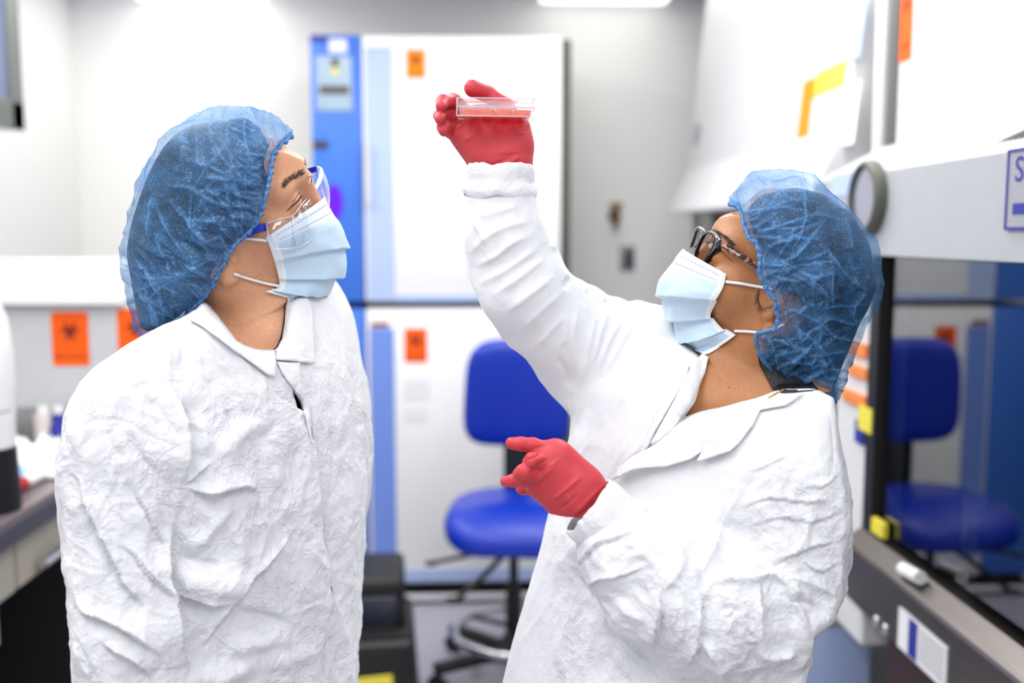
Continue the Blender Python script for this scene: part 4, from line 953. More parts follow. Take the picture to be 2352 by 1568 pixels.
def hairs(fr, bv, pts, spread, n, ln, ang, name, mat, parent, r=.00022, seed=1):
    rg = np.random.default_rng(seed); Q = spline(pts, 80); Vs = []; Fs = []; o = 0
    for _ in range(n):
        i = rg.integers(2, 76); q = Q[i]+rg.normal(0, spread, 2); t = Q[min(79, i+2)]-Q[i-2]; a = math.atan2(t[1], t[0])+ang+rg.normal(0, .25); L_ = ln*rg.uniform(.6, 1.2)
        e = q+L_*np.array([math.cos(a), math.sin(a)]); m = (q+e)/2+rg.normal(0, 1, 2); P = []
        for k, x in enumerate((q, m, e)):
            h = cast(fr, bv, x[0], x[1])
            if h is None: break
            P.append(h[0]+h[1]*(.0006 if k < 2 else .0014))
        if len(P) < 3: continue
        V, Fq = tube_arrays(np.array(P), [r, r, r*.3], 4); Vs.append(V); Fs += [tuple(j+o for j in f) for f in Fq]; o += len(V)
    return npmesh(name, ob(np.vstack(Vs)), Fs, mat, parent)
def wave_noise(P, scale, seed, sq=(1, 1, 1)): return gnoise(P*np.array(sq)*scale, seed)
def crumple(P, sc, seed):
    """faceted, sharp creased relief like crushed paper"""
    w = P+.25/sc*np.stack([gnoise(P*sc*.8, seed+i) for i in range(3)], 1)
    return np.abs(gnoise(w*sc, seed+5))*1.3+.5*np.abs(gnoise(w*sc*2.1, seed+6))+.28*np.abs(gnoise(w*sc*4.3, seed+7))
def strokes_disp(px, py, face, strokes, seed=0):
    """hand placed folds: (polyline px, width px, height mm, kind) kind r ridge, v valley, s one sided crease (raised on its left side), b broad ridge"""
    out = np.zeros(len(px), f32)
    for pts, wd, amp, kind in strokes:
        Q = spline(pts, max(8, 6*len(pts))); lo = Q.min(0)-wd*3.2; hi = Q.max(0)+wd*3.2
        m = (px > lo[0]) & (px < hi[0]) & (py > lo[1]) & (py < hi[1]) & (face > 0)
        if not m.any(): continue
        d, sg, t = polyline_sd(px[m], py[m], Q); tp = np.clip(np.minimum(t, 1-t)*3, 0, 1); tp = tp*tp*(3-2*tp); 
        ends = np.where((t <= 0) | (t >= 1), np.exp(-(d/(wd*.5))**2), 1)
        if kind in 'rb': f = np.exp(-(d/wd)**2) if kind == 'b' else 1/(1+(d/wd*1.15)**2)**1.5
        elif kind == 'v': f = -1/(1+(d/wd*1.3)**2)**1.5
        else:
            x = d*sg; f = np.where(x >= 0, np.exp(-x/wd), -.35*np.exp(x/(wd*.5)))*1.0; f = f*np.where(np.abs(x) < 2.5, np.abs(x)/2.5*.5+.5, 1)
        out[m] += amp*1e-3*f*np.maximum(tp, 0)*face[m]*ends
    return out

def make_person(cfg):
    K = Person(); fr = K.fr = Frame(*cfg['frame']); Lp = fr.L
    t = np.array([cfg['head_t'][0], cfg['head_t'][1], cfg['head_t'][2]]); A = head_axes(*cfg['head_rot'], cfg['sgn']); sc = cfg['head_sc']
    K.A, K.t, K.sc = A, t, sc
    def PP(q): return Lp(q[0], q[1], q[2])
    # ---- body (head, neck, trunk, arms, legs): one surface
    hx = t
    g = Grid(segs((-.52, hx[0]-.135, .008), (hx[0]-.135, hx[0]+.135, .002), (hx[0]+.135, .42, .008)), segs((0.0, hx[1]-.20, .009), (hx[1]-.20, hx[1]+.16, .002), (hx[1]+.16, 1.80, .009)), segs((-.34, -.10, .008), (-.10, .13, .0022), (.13, .36, .008)))
    hull = Poly2(cfg['hull'], 3); full = Poly2(cfg['cap']['full'], 3).blur(6)
    fn, v0, v1 = rows_fn(fr, cfg['rows'], cfg['s_ax'], .045)
    g.op(fn, (-.45, .80, -.3), (.42, v1, .3), .03)
    for ch, rs in cfg['arms']: g.chain([PP(q) for q in ch], rs, .015)
    carve2(g, fr, hull, .016, .02); F0 = g.F; g.F = np.ones_like(F0)
    P = head_prims(g, t, A, sc, cfg.get('fore', 0), fr, None)
    infl0(g, fr, full, cfg['cap'], .017, cfg)
    carve2(g, fr, Poly2(cfg['headhull'], 2), 0.0, .004)
    nb = PP(cfg['neck_base']); g.cap(P(-.022, 0, -.045), nb, .054*sc, cfg['neck_r'], .03); g.cap(P(.02, 0, -.085), PP(cfg['throat']), .030*sc, .035, .03)
    skp = Poly2(cfg['skin_poly'], 3)
    for q, r_, k in cfg.get('chest', []): g.ell(PP(q), r_, None, k)
    vb = fr.L(0, cfg['skin_y'], 0)[1]; ib = int(np.searchsorted(g.ax[1], vb)); x, y, z = g.xyz((slice(None), slice(0, ib), slice(None))); px, py, dz = fr.proj(x, y, z)
    g.F[:, :ib] = smax(g.F[:, :ib], (skp(px, py)*dz/FPX).astype(f32), .01)
    g.F = smin(F0, g.F, .012)
    hip = np.array([PP(cfg['hip'])[0], .84, 0.0]); s_ = np.array([cfg['s_ax'][0], 0, cfg['s_ax'][1]])
    fdir = np.array([-cfg['s_ax'][1], 0, cfg['s_ax'][0]])
    legs = []
    for k in (-1, 1):
        a = hip+s_*k*.085; b = a+np.array([0, -.40, 0])+fdir*.01; c = b+np.array([0, -.36, 0]); legs.append((a, b, c)); g.chain([a, b, c], [.085, .058, .042], .02)
        g.cap(c, c+np.array([0, -.03, 0])+fdir*.08, .035, .03, .02)
    V, Q = g.mesh(); body = npmesh('person', ob(V), Q, cfg['skin']); body.matrix_world = fr.mat; K.body = body
    tag(body, cfg['label'], 'person')
    bvb = bvh_of(body); K.bvb = bvb
    # trousers and shoes
    g = Grid(lin(hip[0]-.3, hip[0]+.3, .009), lin(0, .98, .010), lin(-.3, .3, .009))
    for a, b, c in legs: g.chain([a+np.array([0, .05, 0]), b, c+np.array([0, .0, 0])], [.105, .085, .068], .02)
    V, Q = g.mesh(); npmesh('trousers', ob(V), Q, MT['darkcloth'], body)
    for a, b, c in legs:
        g = Grid(lin(c[0]-.2, c[0]+.2, .006), lin(0, .12, .006), lin(c[2]-.2, c[2]+.2, .006)); d = np.array([c[0], .042, c[2]])
        g.cap(d-fdir*.05, d+fdir*.13, .042, .038, .02); g.cap(d-fdir*.03, d+np.array([0, .03, 0]), .04, .045, .02)
        V, Q = g.mesh(); V[:, 1] = np.maximum(V[:, 1], .001); npmesh('shoe', ob(V), Q, MT['black'], body)
    # ---- coat
    g = Grid(lin(cfg['cu'][0], cfg['cu'][1], .0040), segs((.40, .93, .0085), (.93, cfg['ctop'], .0040)), lin(cfg['cw'][0], cfg['cw'][1], .0040))
    fn, v0, v1 = rows_fn(fr, cfg['rows'], cfg['s_ax']); g.op(fn, (-1, .38, -1), (1, v1, 1), 0)
    for ch, rs, k in cfg['yoke']: g.chain([PP(q) for q in ch], rs, k)
    carve(g, fr, hull, .022)
    for ch, rs, k in cfg['sleeves']: g.chain([PP(q) for q in ch], rs, .012, k0=k)
    carve(g, fr, hull, .004)
    for poly, wlo in cfg.get('slits', []):
        pl = Poly2(poly, 2, 60); x, y, z = g.xyz((slice(None),)*3); px, py, dz = fr.proj(x, y, z)
        sd = np.maximum(pl(px, py)*dz/FPX, (wlo-z)); sd = np.broadcast_to(sd, g.F.shape); g.F = np.maximum(g.F, -sd).astype(f32)
    V, Q = g.mesh(); coat = npmesh('lab_coat', ob(V), Q, MT['tyvek'], body); md = coat.modifiers.new('s', 'SUBSURF'); md.levels = 1; md.render_levels = 1; apply_mods(coat)
    co, nn = arr(coat); P3 = un(co).astype(np.float64); N3 = un(nn); px, py, dz = fr.proj(P3[:, 0], P3[:, 1], P3[:, 2])
    vd = fr.camL-P3; vd /= np.linalg.norm(vd, axis=1, keepdims=True); face = sstep(.0, .35, (N3*vd).sum(1)).astype(f32)
    disp = cfg['wrinkle'](P3, px, py, face) + strokes_disp(px, py, face, cfg['strokes'])*cfg.get('samp', 1)
    P3 = P3+N3*disp[:, None]
    # hold the outline of the sleeves and back
    qx, qy, qz = fr.proj(P3[:, 0], P3[:, 1], P3[:, 2])
    setco(coat, ob(P3)); at = coat.data.attributes.new('crinkle', 'FLOAT', 'POINT'); at.data.foreach_set('value', cfg['crinkle'](px, py).astype(f32)); K.coat = coat
    K.bvc = bvh_of(body, coat)
    # dark top under the coat
    g = Grid(lin(-.32, .36, .008), lin(.78, 1.40, .008), lin(-.28, .3, .008)); fn2, _, _ = rows_fn(fr, cfg['rows'], cfg['s_ax'], cfg.get('topshrink', .03)); vt = PP((0, cfg['top_y'], 0))[1]
    g.op(lambda x, y, z: np.maximum(fn2(x, y, z), y-vt), (-1, .8, -1), (1, 1.5, 1), 0); carve(g, fr, hull, .02); g.F += .012
    V, Q = g.mesh(); npmesh('dark_top', ob(V), Q, MT['darkcloth'], body)['label'] = 'black top under the coat'
    # ---- cap: inflated outline cut along its elastic edge
    cap = cfg['cap']; rg = np.random.default_rng(cfg['seed']); eP = spline(cap['edge'], 200); mid = np.mean(cap['outline'], 0); auto = []
    for i in range(52):
        k = int(rg.integers(8, 190)); p = eP[k]; tg = eP[k+4]-eP[k-4]; nn_ = np.array([tg[1], -tg[0]])/np.linalg.norm(tg); nn_ = nn_ if nn_.dot(mid-p) > 0 else -nn_
        a = rg.normal(0, .3); cu = rg.normal(0, .0022); L_ = rg.uniform(50, 210); q0 = rg.uniform(0, 90) if i % 3 == 0 else rg.uniform(0, 12); pts = []
        for d in np.linspace(q0, q0+L_, 6): an = a+cu*d; pts.append(tuple(p+d*np.array([nn_[0]*math.cos(an)-nn_[1]*math.sin(an), nn_[0]*math.sin(an)+nn_[1]*math.cos(an)])))
        auto.append((pts, rg.uniform(4, 8), rg.uniform(1.2, 2.6), 'r' if i % 2 else 's'))
    cap['strokes'] = cap['strokes']+auto; full = Poly2(cap['full'], 3).blur(cap.get('blur', 10)); outl = Poly2(cap['outline'], 3); w0 = cap['w0']; R_ = cap['R']
    us = [fr.L(p[0], p[1], 0) for p in cap['full']]; us = np.array(us)
    def infl(g, poly, off, Rr):
        x, y, z = g.xyz((slice(None),)*3); px, py, dz = fr.proj(x, y, z); d = -poly(px, py)*dz/FPX-off; zz = z-w0(px, py)
        return np.where(d < Rr, np.sqrt(np.maximum(Rr-d, 0)**2+zz**2)-Rr, np.abs(zz)-Rr).astype(f32)
    g = Grid(lin(us[:, 0].min()-.03, us[:, 0].max()+.03, .0034), lin(us[:, 1].min()-.03, us[:, 1].max()+.03, .0034), lin(-.17, .19, .0034)); g.F = infl(g, full, 0, R_)
    V, Q = g.mesh(); o = npmesh('bouffant_cap', ob(V), Q, MT['cap'], body); md = o.modifiers.new('s', 'SUBSURF'); md.levels = 1; apply_mods(o)
    co, nn = arr(o); P3 = un(co).astype(float); N3 = un(nn); Fq = np.array(faces_of(o)); px, py, dz = fr.proj(P3[:, 0], P3[:, 1], P3[:, 2])
    op = spline(cap['edge'], 120); sd = outl(px, py); dE, sgE, tE = polyline_sd(px, py, op); LE = np.linalg.norm(np.diff(op, axis=0), axis=1).sum()
    near = np.where((N3*(fr.camL-P3)).sum(1) > 0, 0., 50.)
    s_ = tE*LE; q = np.stack([s_/cap.get('pl', 26)+.9*gnoise(np.stack([s_/70, dE/60, near], 1), 3), dE/190, near], 1)
    r1 = ridged(q, 11); r2 = ridged(np.stack([s_/60+gnoise(np.stack([s_/90, dE/80, near], 1), 8), dE/150+2, near], 1), 12); r3 = 1-crumple(P3, 16, 21)*.9; r4 = ridged(P3*np.array([14, 30, 14])+np.stack([gnoise(P3*9, 31+i) for i in range(3)], 1)*1.2, 17)
    fall = np.exp(-dE/120); fall2 = np.exp(-dE/300)
    disp = .0040*fall*(r1-.3)+.0050*fall2*(r2-.4)+.0022*(1-fall)*(r4-.4)+.0042*(1-.6*fall)*(r3-.3)+strokes_disp(px, py, (near < 1).astype(f32), cap.get('strokes', []))
    fold = np.clip(sstep(.80, 1.0, r1)*fall*.55+sstep(.86, 1.0, r2)*fall2*.55+.42*np.clip(gnoise(np.stack([s_/46+gnoise(np.stack([s_/80, dE/70, near], 1), 5), dE/200, near], 1), 77)*2.2, 0, 1)*fall2+sstep(.93, 1.0, r4)*(1-fall)*.35+.7*np.exp(-dE/6), 0, 1)
    for pts, wd, amp, kind in cap.get('strokes', []):
        d, sg, tt = polyline_sd(px, py, spline(pts, 30)); fold = np.maximum(fold, (near < 1)*(.75*np.exp(-(d/2.6)**2)+.22*np.exp(-np.maximum(d*sg, 0)/16)*(sg > 0))*np.clip(np.minimum(tt, 1-tt)*4, 0, 1))
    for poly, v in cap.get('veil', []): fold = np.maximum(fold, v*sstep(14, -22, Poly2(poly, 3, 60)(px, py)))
    disp = np.maximum(disp, -.0028)
    edgeW = np.clip(dE/10, .25, 1); P3 = P3+N3*(disp*edgeW*cap.get('amp', 1))[:, None]
    keep = sd <= 2.0; fk = keep[Fq].all(1); Fq = Fq[fk]; used = np.unique(Fq); mp = np.full(len(P3), -1); mp[used] = np.arange(len(used)); c_old = o.data
    bpy.data.objects.remove(o); bpy.data.meshes.remove(c_old)
    P4 = P3[used]; Fq = mp[Fq]
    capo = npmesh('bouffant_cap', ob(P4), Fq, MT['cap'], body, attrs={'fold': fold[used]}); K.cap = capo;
    # elastic hem (both sides of the head)
    def wsurf(x, y, side):
        p = fr.L(x, y, 0.03); d = np.maximum(-full(np.array([x]), np.array([y]))[0]*1.12/FPX, 0); h = math.sqrt(max(0, R_*R_-max(R_-d, 0)**2)); return w0(x, y)+side*h
    ins = np.array([op[i] for i in range(0, 120, 1)])
    ring = [fr.L(x, y, wsurf(x, y, 1)) for x, y in ins]+[fr.L(x, y, wsurf(x, y, -1)) for x, y in ins[::-1]]
    ring = np.array(ring); k = np.arange(len(ring)); rr = .0022+.0010*np.sin(k*1.9)+.0006*np.sin(k*3.1+1)
    ring += np.stack([gnoise(np.c_[k*.45, k*0+i, k*0], 40+i) for i in range(3)], 1)*.0025
    Vt, Fh = tube_arrays(ring, rr, 8, closed=True); h = npmesh('elastic_hem', ob(Vt), Fh, MT['cap'], capo, attrs={'fold': np.full(len(Vt), .9)})
    # hair under the cap
    g = Grid(lin(us[:, 0].min()-.01, us[:, 0].max()+.01, .005), lin(us[:, 1].min()-.01, us[:, 1].max()+.01, .005), lin(-.15, .18, .005))
    hp = Poly2(cap['hair'], 3).blur(2); g.F = infl(g, full, .0058, R_-.0066)
    x, y, z = g.xyz((slice(None),)*3); hx_, hy_, dz_ = fr.proj(x, y, z); g.F = smax(g.F, (hp(hx_, hy_)*dz_/FPX).astype(f32), .003)
    V, Q = g.mesh(); ho = npmesh('hair', ob(V), Q, MT['hair'], body)
    # ---- mask
    mk = cfg['mask']; n = 110; E_ = spline(mk['edge'], n); Pf = spline(mk['profile'], n); S = np.linspace(-1, 1, 2*n+1); Vm = []; uv = []; ed = []
    ew = []
    for q in E_:
        h = cast(fr, bvb, q[0], q[1]); ew.append(np.nan if h is None else h[0][2])
    ew = np.array(ew); ew = np.where(np.isnan(ew), np.nanmedian(ew), ew); ker = np.ones(15)/15; ew = np.convolve(np.pad(ew, 7, 'edge'), ker, 'valid')+.004
    e3 = fr.L(E_[:, 0], E_[:, 1], ew); p3 = fr.L(Pf[:, 0], Pf[:, 1], mk['wp']); f3 = p3+(e3-p3)*np.array([.55, .8, 0]); f3[:, 2] = mk['wp']*2-.006-ew
    cen = t+sc*(np.array([.03, 0, -.03])@A)
    T_ = np.linspace(0, 1, n)
    for si, s in enumerate(S):
        a = abs(s); gq = 1-math.cos(a*math.pi/2); sq = math.sin(a*math.pi/2); e = e3 if s >= 0 else f3
        q = p3+(e-p3)*np.stack([np.full(n, gq), np.full(n, gq), np.full(n, sq)], 1)
        q = q+.0025*(a > .15)*0
        dr = q-cen; dr /= np.linalg.norm(dr, axis=1, keepdims=True)
        h = np.zeros(n)
        for (c0, c1, am, fan) in mk['pleats']:
            tc0 = c0+fan*(a-.5)*.1; tc1 = c1+fan*(a-.5)*.1; ph = (T_-tc0)/(c1-c0); m = (ph >= 0) & (ph <= 1.06)
            h += np.where(m, np.where(ph < 1, ph**1.3, 1-(ph-1)/.06), 0)*am*(1-.55*a**3)
        ex = gnoise(np.stack([np.full(n, s*2.2), T_*4, T_*0], 1), cfg['seed'])*.0035+gnoise(np.stack([np.full(n, s*6), T_*9, T_*0], 1), cfg['seed']+1)*.0013
        q = q+dr*((h+ex*np.minimum(1, 4*(1-a)+.15)*np.clip(np.minimum(T_, 1-T_)*8+.15, 0, 1)))[:, None]
        Vm.append(q); uv.append(np.stack([np.full(n, s/2+.5), T_], 1)); ed.append(np.maximum((a > .93)*1., np.maximum(T_ < .03, T_ > .972)))
    Vm = np.array(Vm); N_ = 2*n+1
    for i in range(n, N_):                                  # keep clear of the skin on the near side
        for j in range(0, n, 1):
            px_, py_, _ = fr.proj(*Vm[i, j]); hh = cast(fr, bvb, px_, py_)
            if hh is not None and hh[0][2] > Vm[i, j, 2]-.0025: Vm[i, j] = hh[0]+np.array([0, 0, .0025])
    idx = np.arange(N_*n).reshape(N_, n); Fm = np.stack([idx[:-1, :-1], idx[1:, :-1], idx[1:, 1:], idx[:-1, 1:]], -1).reshape(-1, 4)
    if cfg['sgn'] < 0: Fm = Fm[:, ::-1]
    mo = npmesh('face_mask', ob(Vm.reshape(-1, 3)), Fm, MT['mask'], body, attrs={'edge': np.array(ed).ravel()}, uv=np.array(uv).reshape(-1, 2)); md = mo.modifiers.new('t', 'SOLIDIFY'); md.thickness = .0012; md.offset = -1; K.mask = mo
    mo['label'] = 'pale blue pleated face mask'
    bvm = bvh_of(body, mo, coat); K.bvm = bvm
    for pts in mk['loops']: surf_tube(fr, bvm, pts, .0016, 'ear_loop', MT['white'], mo, .0028, 20)
    # ---- gloves
    for hand in cfg['hands']:
        lo = np.array([PP(q) for q in hand['box']]); g = Grid(*[lin(lo[:, i].min()-.01, lo[:, i].max()+.01, .0016) for i in range(3)])
        for ch, rs, k in hand['parts']:
            pts = [PP(q) for q in ch]; R3 = [r*(fr.proj(*p)[2])/FPX for r, p in zip(rs, pts)]
            g.chain(pts, R3, min(k, .006), k0=k)
        V, Q = g.mesh(); go = npmesh('glove', ob(V), Q, MT['glove'], body); md = go.modifiers.new('s', 'SUBSURF'); md.levels = 1; apply_mods(go)
        co, nn = arr(go); P3 = un(co).astype(float); N3 = un(nn); px, py, dz = fr.proj(P3[:, 0], P3[:, 1], P3[:, 2]); fc = sstep(0, .3, (N3*(fr.camL-P3)).sum(1)/1.1).astype(f32)
        P3 += N3*(strokes_disp(px, py, fc, hand['strokes'])+.0007*gnoise(P3*60, 9))[:, None]; setco(go, ob(P3)); go['label'] = hand['label']
    return K
# ---------------------------------------------------------------- the two people
c1 = lambda p: C(120, 640, 3.0154, p); c2 = lambda p: C(120, 1048, 3.0154, p); hA = lambda p: C(260, 220, 2.6133, p)
c3 = lambda p: C(1030, 340, 2.6133, p); c4 = lambda p: C(1120, 760, 1.9409, p); hB = lambda p: C(1480, 380, 2.6133, p); cE = lambda p: C(1500, 460, 5.2267, p); cF5 = lambda p: C(560, 300, 6.0308, p)
g1 = lambda p: C(960, 150, 4.9, p); g2 = lambda p: C(1120, 960, 5.2275, p)
def wr_left(P, px, py, face):
    n1 = gnoise(P*np.array([7, 4, 7]), 51); cr = crumple(P*np.array([1, .6, 1]), 13, 61)-.6; fine = crumple(P, 44, 71)-.6
    lo = sstep(760, 1050, py)
    return .006*n1*(.4+.6*lo)-.0070*cr*(.25+.75*lo)-.0015*fine*(.4+.6*lo)
def wr_right(P, px, py, face):
    n1 = gnoise(P*np.array([6, 4, 6]), 151); cr = crumple(P*np.array([1, .75, 1]), 13, 161)-.6; fine = crumple(P, 46, 171)-.6
    slv = sstep(1120, 1330, py)*sstep(1240, 1330, px)+sstep(1650, 1800, px)*sstep(980, 1150, py); slv = np.clip(slv, 0, 1)
    return .005*n1-.0085*cr*(.16+.84*slv)-.0016*fine*(.3+.7*slv)
def rev(p): return list(reversed(p))
L_full = hA([(1070, 240), (1170, 300), (1300, 400), (1390, 640), (1400, 850), (1250, 1120), (1050, 1340), (800, 1450), (600, 1470), (450, 1460), (340, 1450), (280, 1446), (230, 1445), (170, 1445), (130, 1400), (112, 1300), (90, 1200), (65, 1050), (48, 960), (55, 880), (75, 770), (120, 620), (150, 540), (185, 450), (230, 360), (300, 250), (380, 185), (470, 130), (560, 95), (650, 80), (740, 76), (830, 86), (920, 105), (990, 150), (1050, 200)])
L_edge = hA([(1068, 240), (1050, 256), (1000, 300), (966, 350), (950, 410), (944, 470), (930, 545), (915, 610), (900, 670), (880, 720), (850, 770), (820, 815), (780, 850), (735, 890), (695, 945), (665, 1005), (640, 1050), (618, 1092), (600, 1130), (560, 1190), (515, 1242), (465, 1292), (405, 1352), (345, 1392), (280, 1422), (230, 1446)])
L_out = L_edge + hA([(170, 1446), (130, 1402), (122, 1310), (105, 1290), (88, 1200), (64, 1050), (47, 960), (54, 880), (74, 770), (119, 620), (149, 540), (184, 450), (229, 360), (299, 249), (379, 184), (470, 128), (560, 93), (650, 78), (740, 74), (830, 86), (920, 104), (992, 148), (1052, 198)])
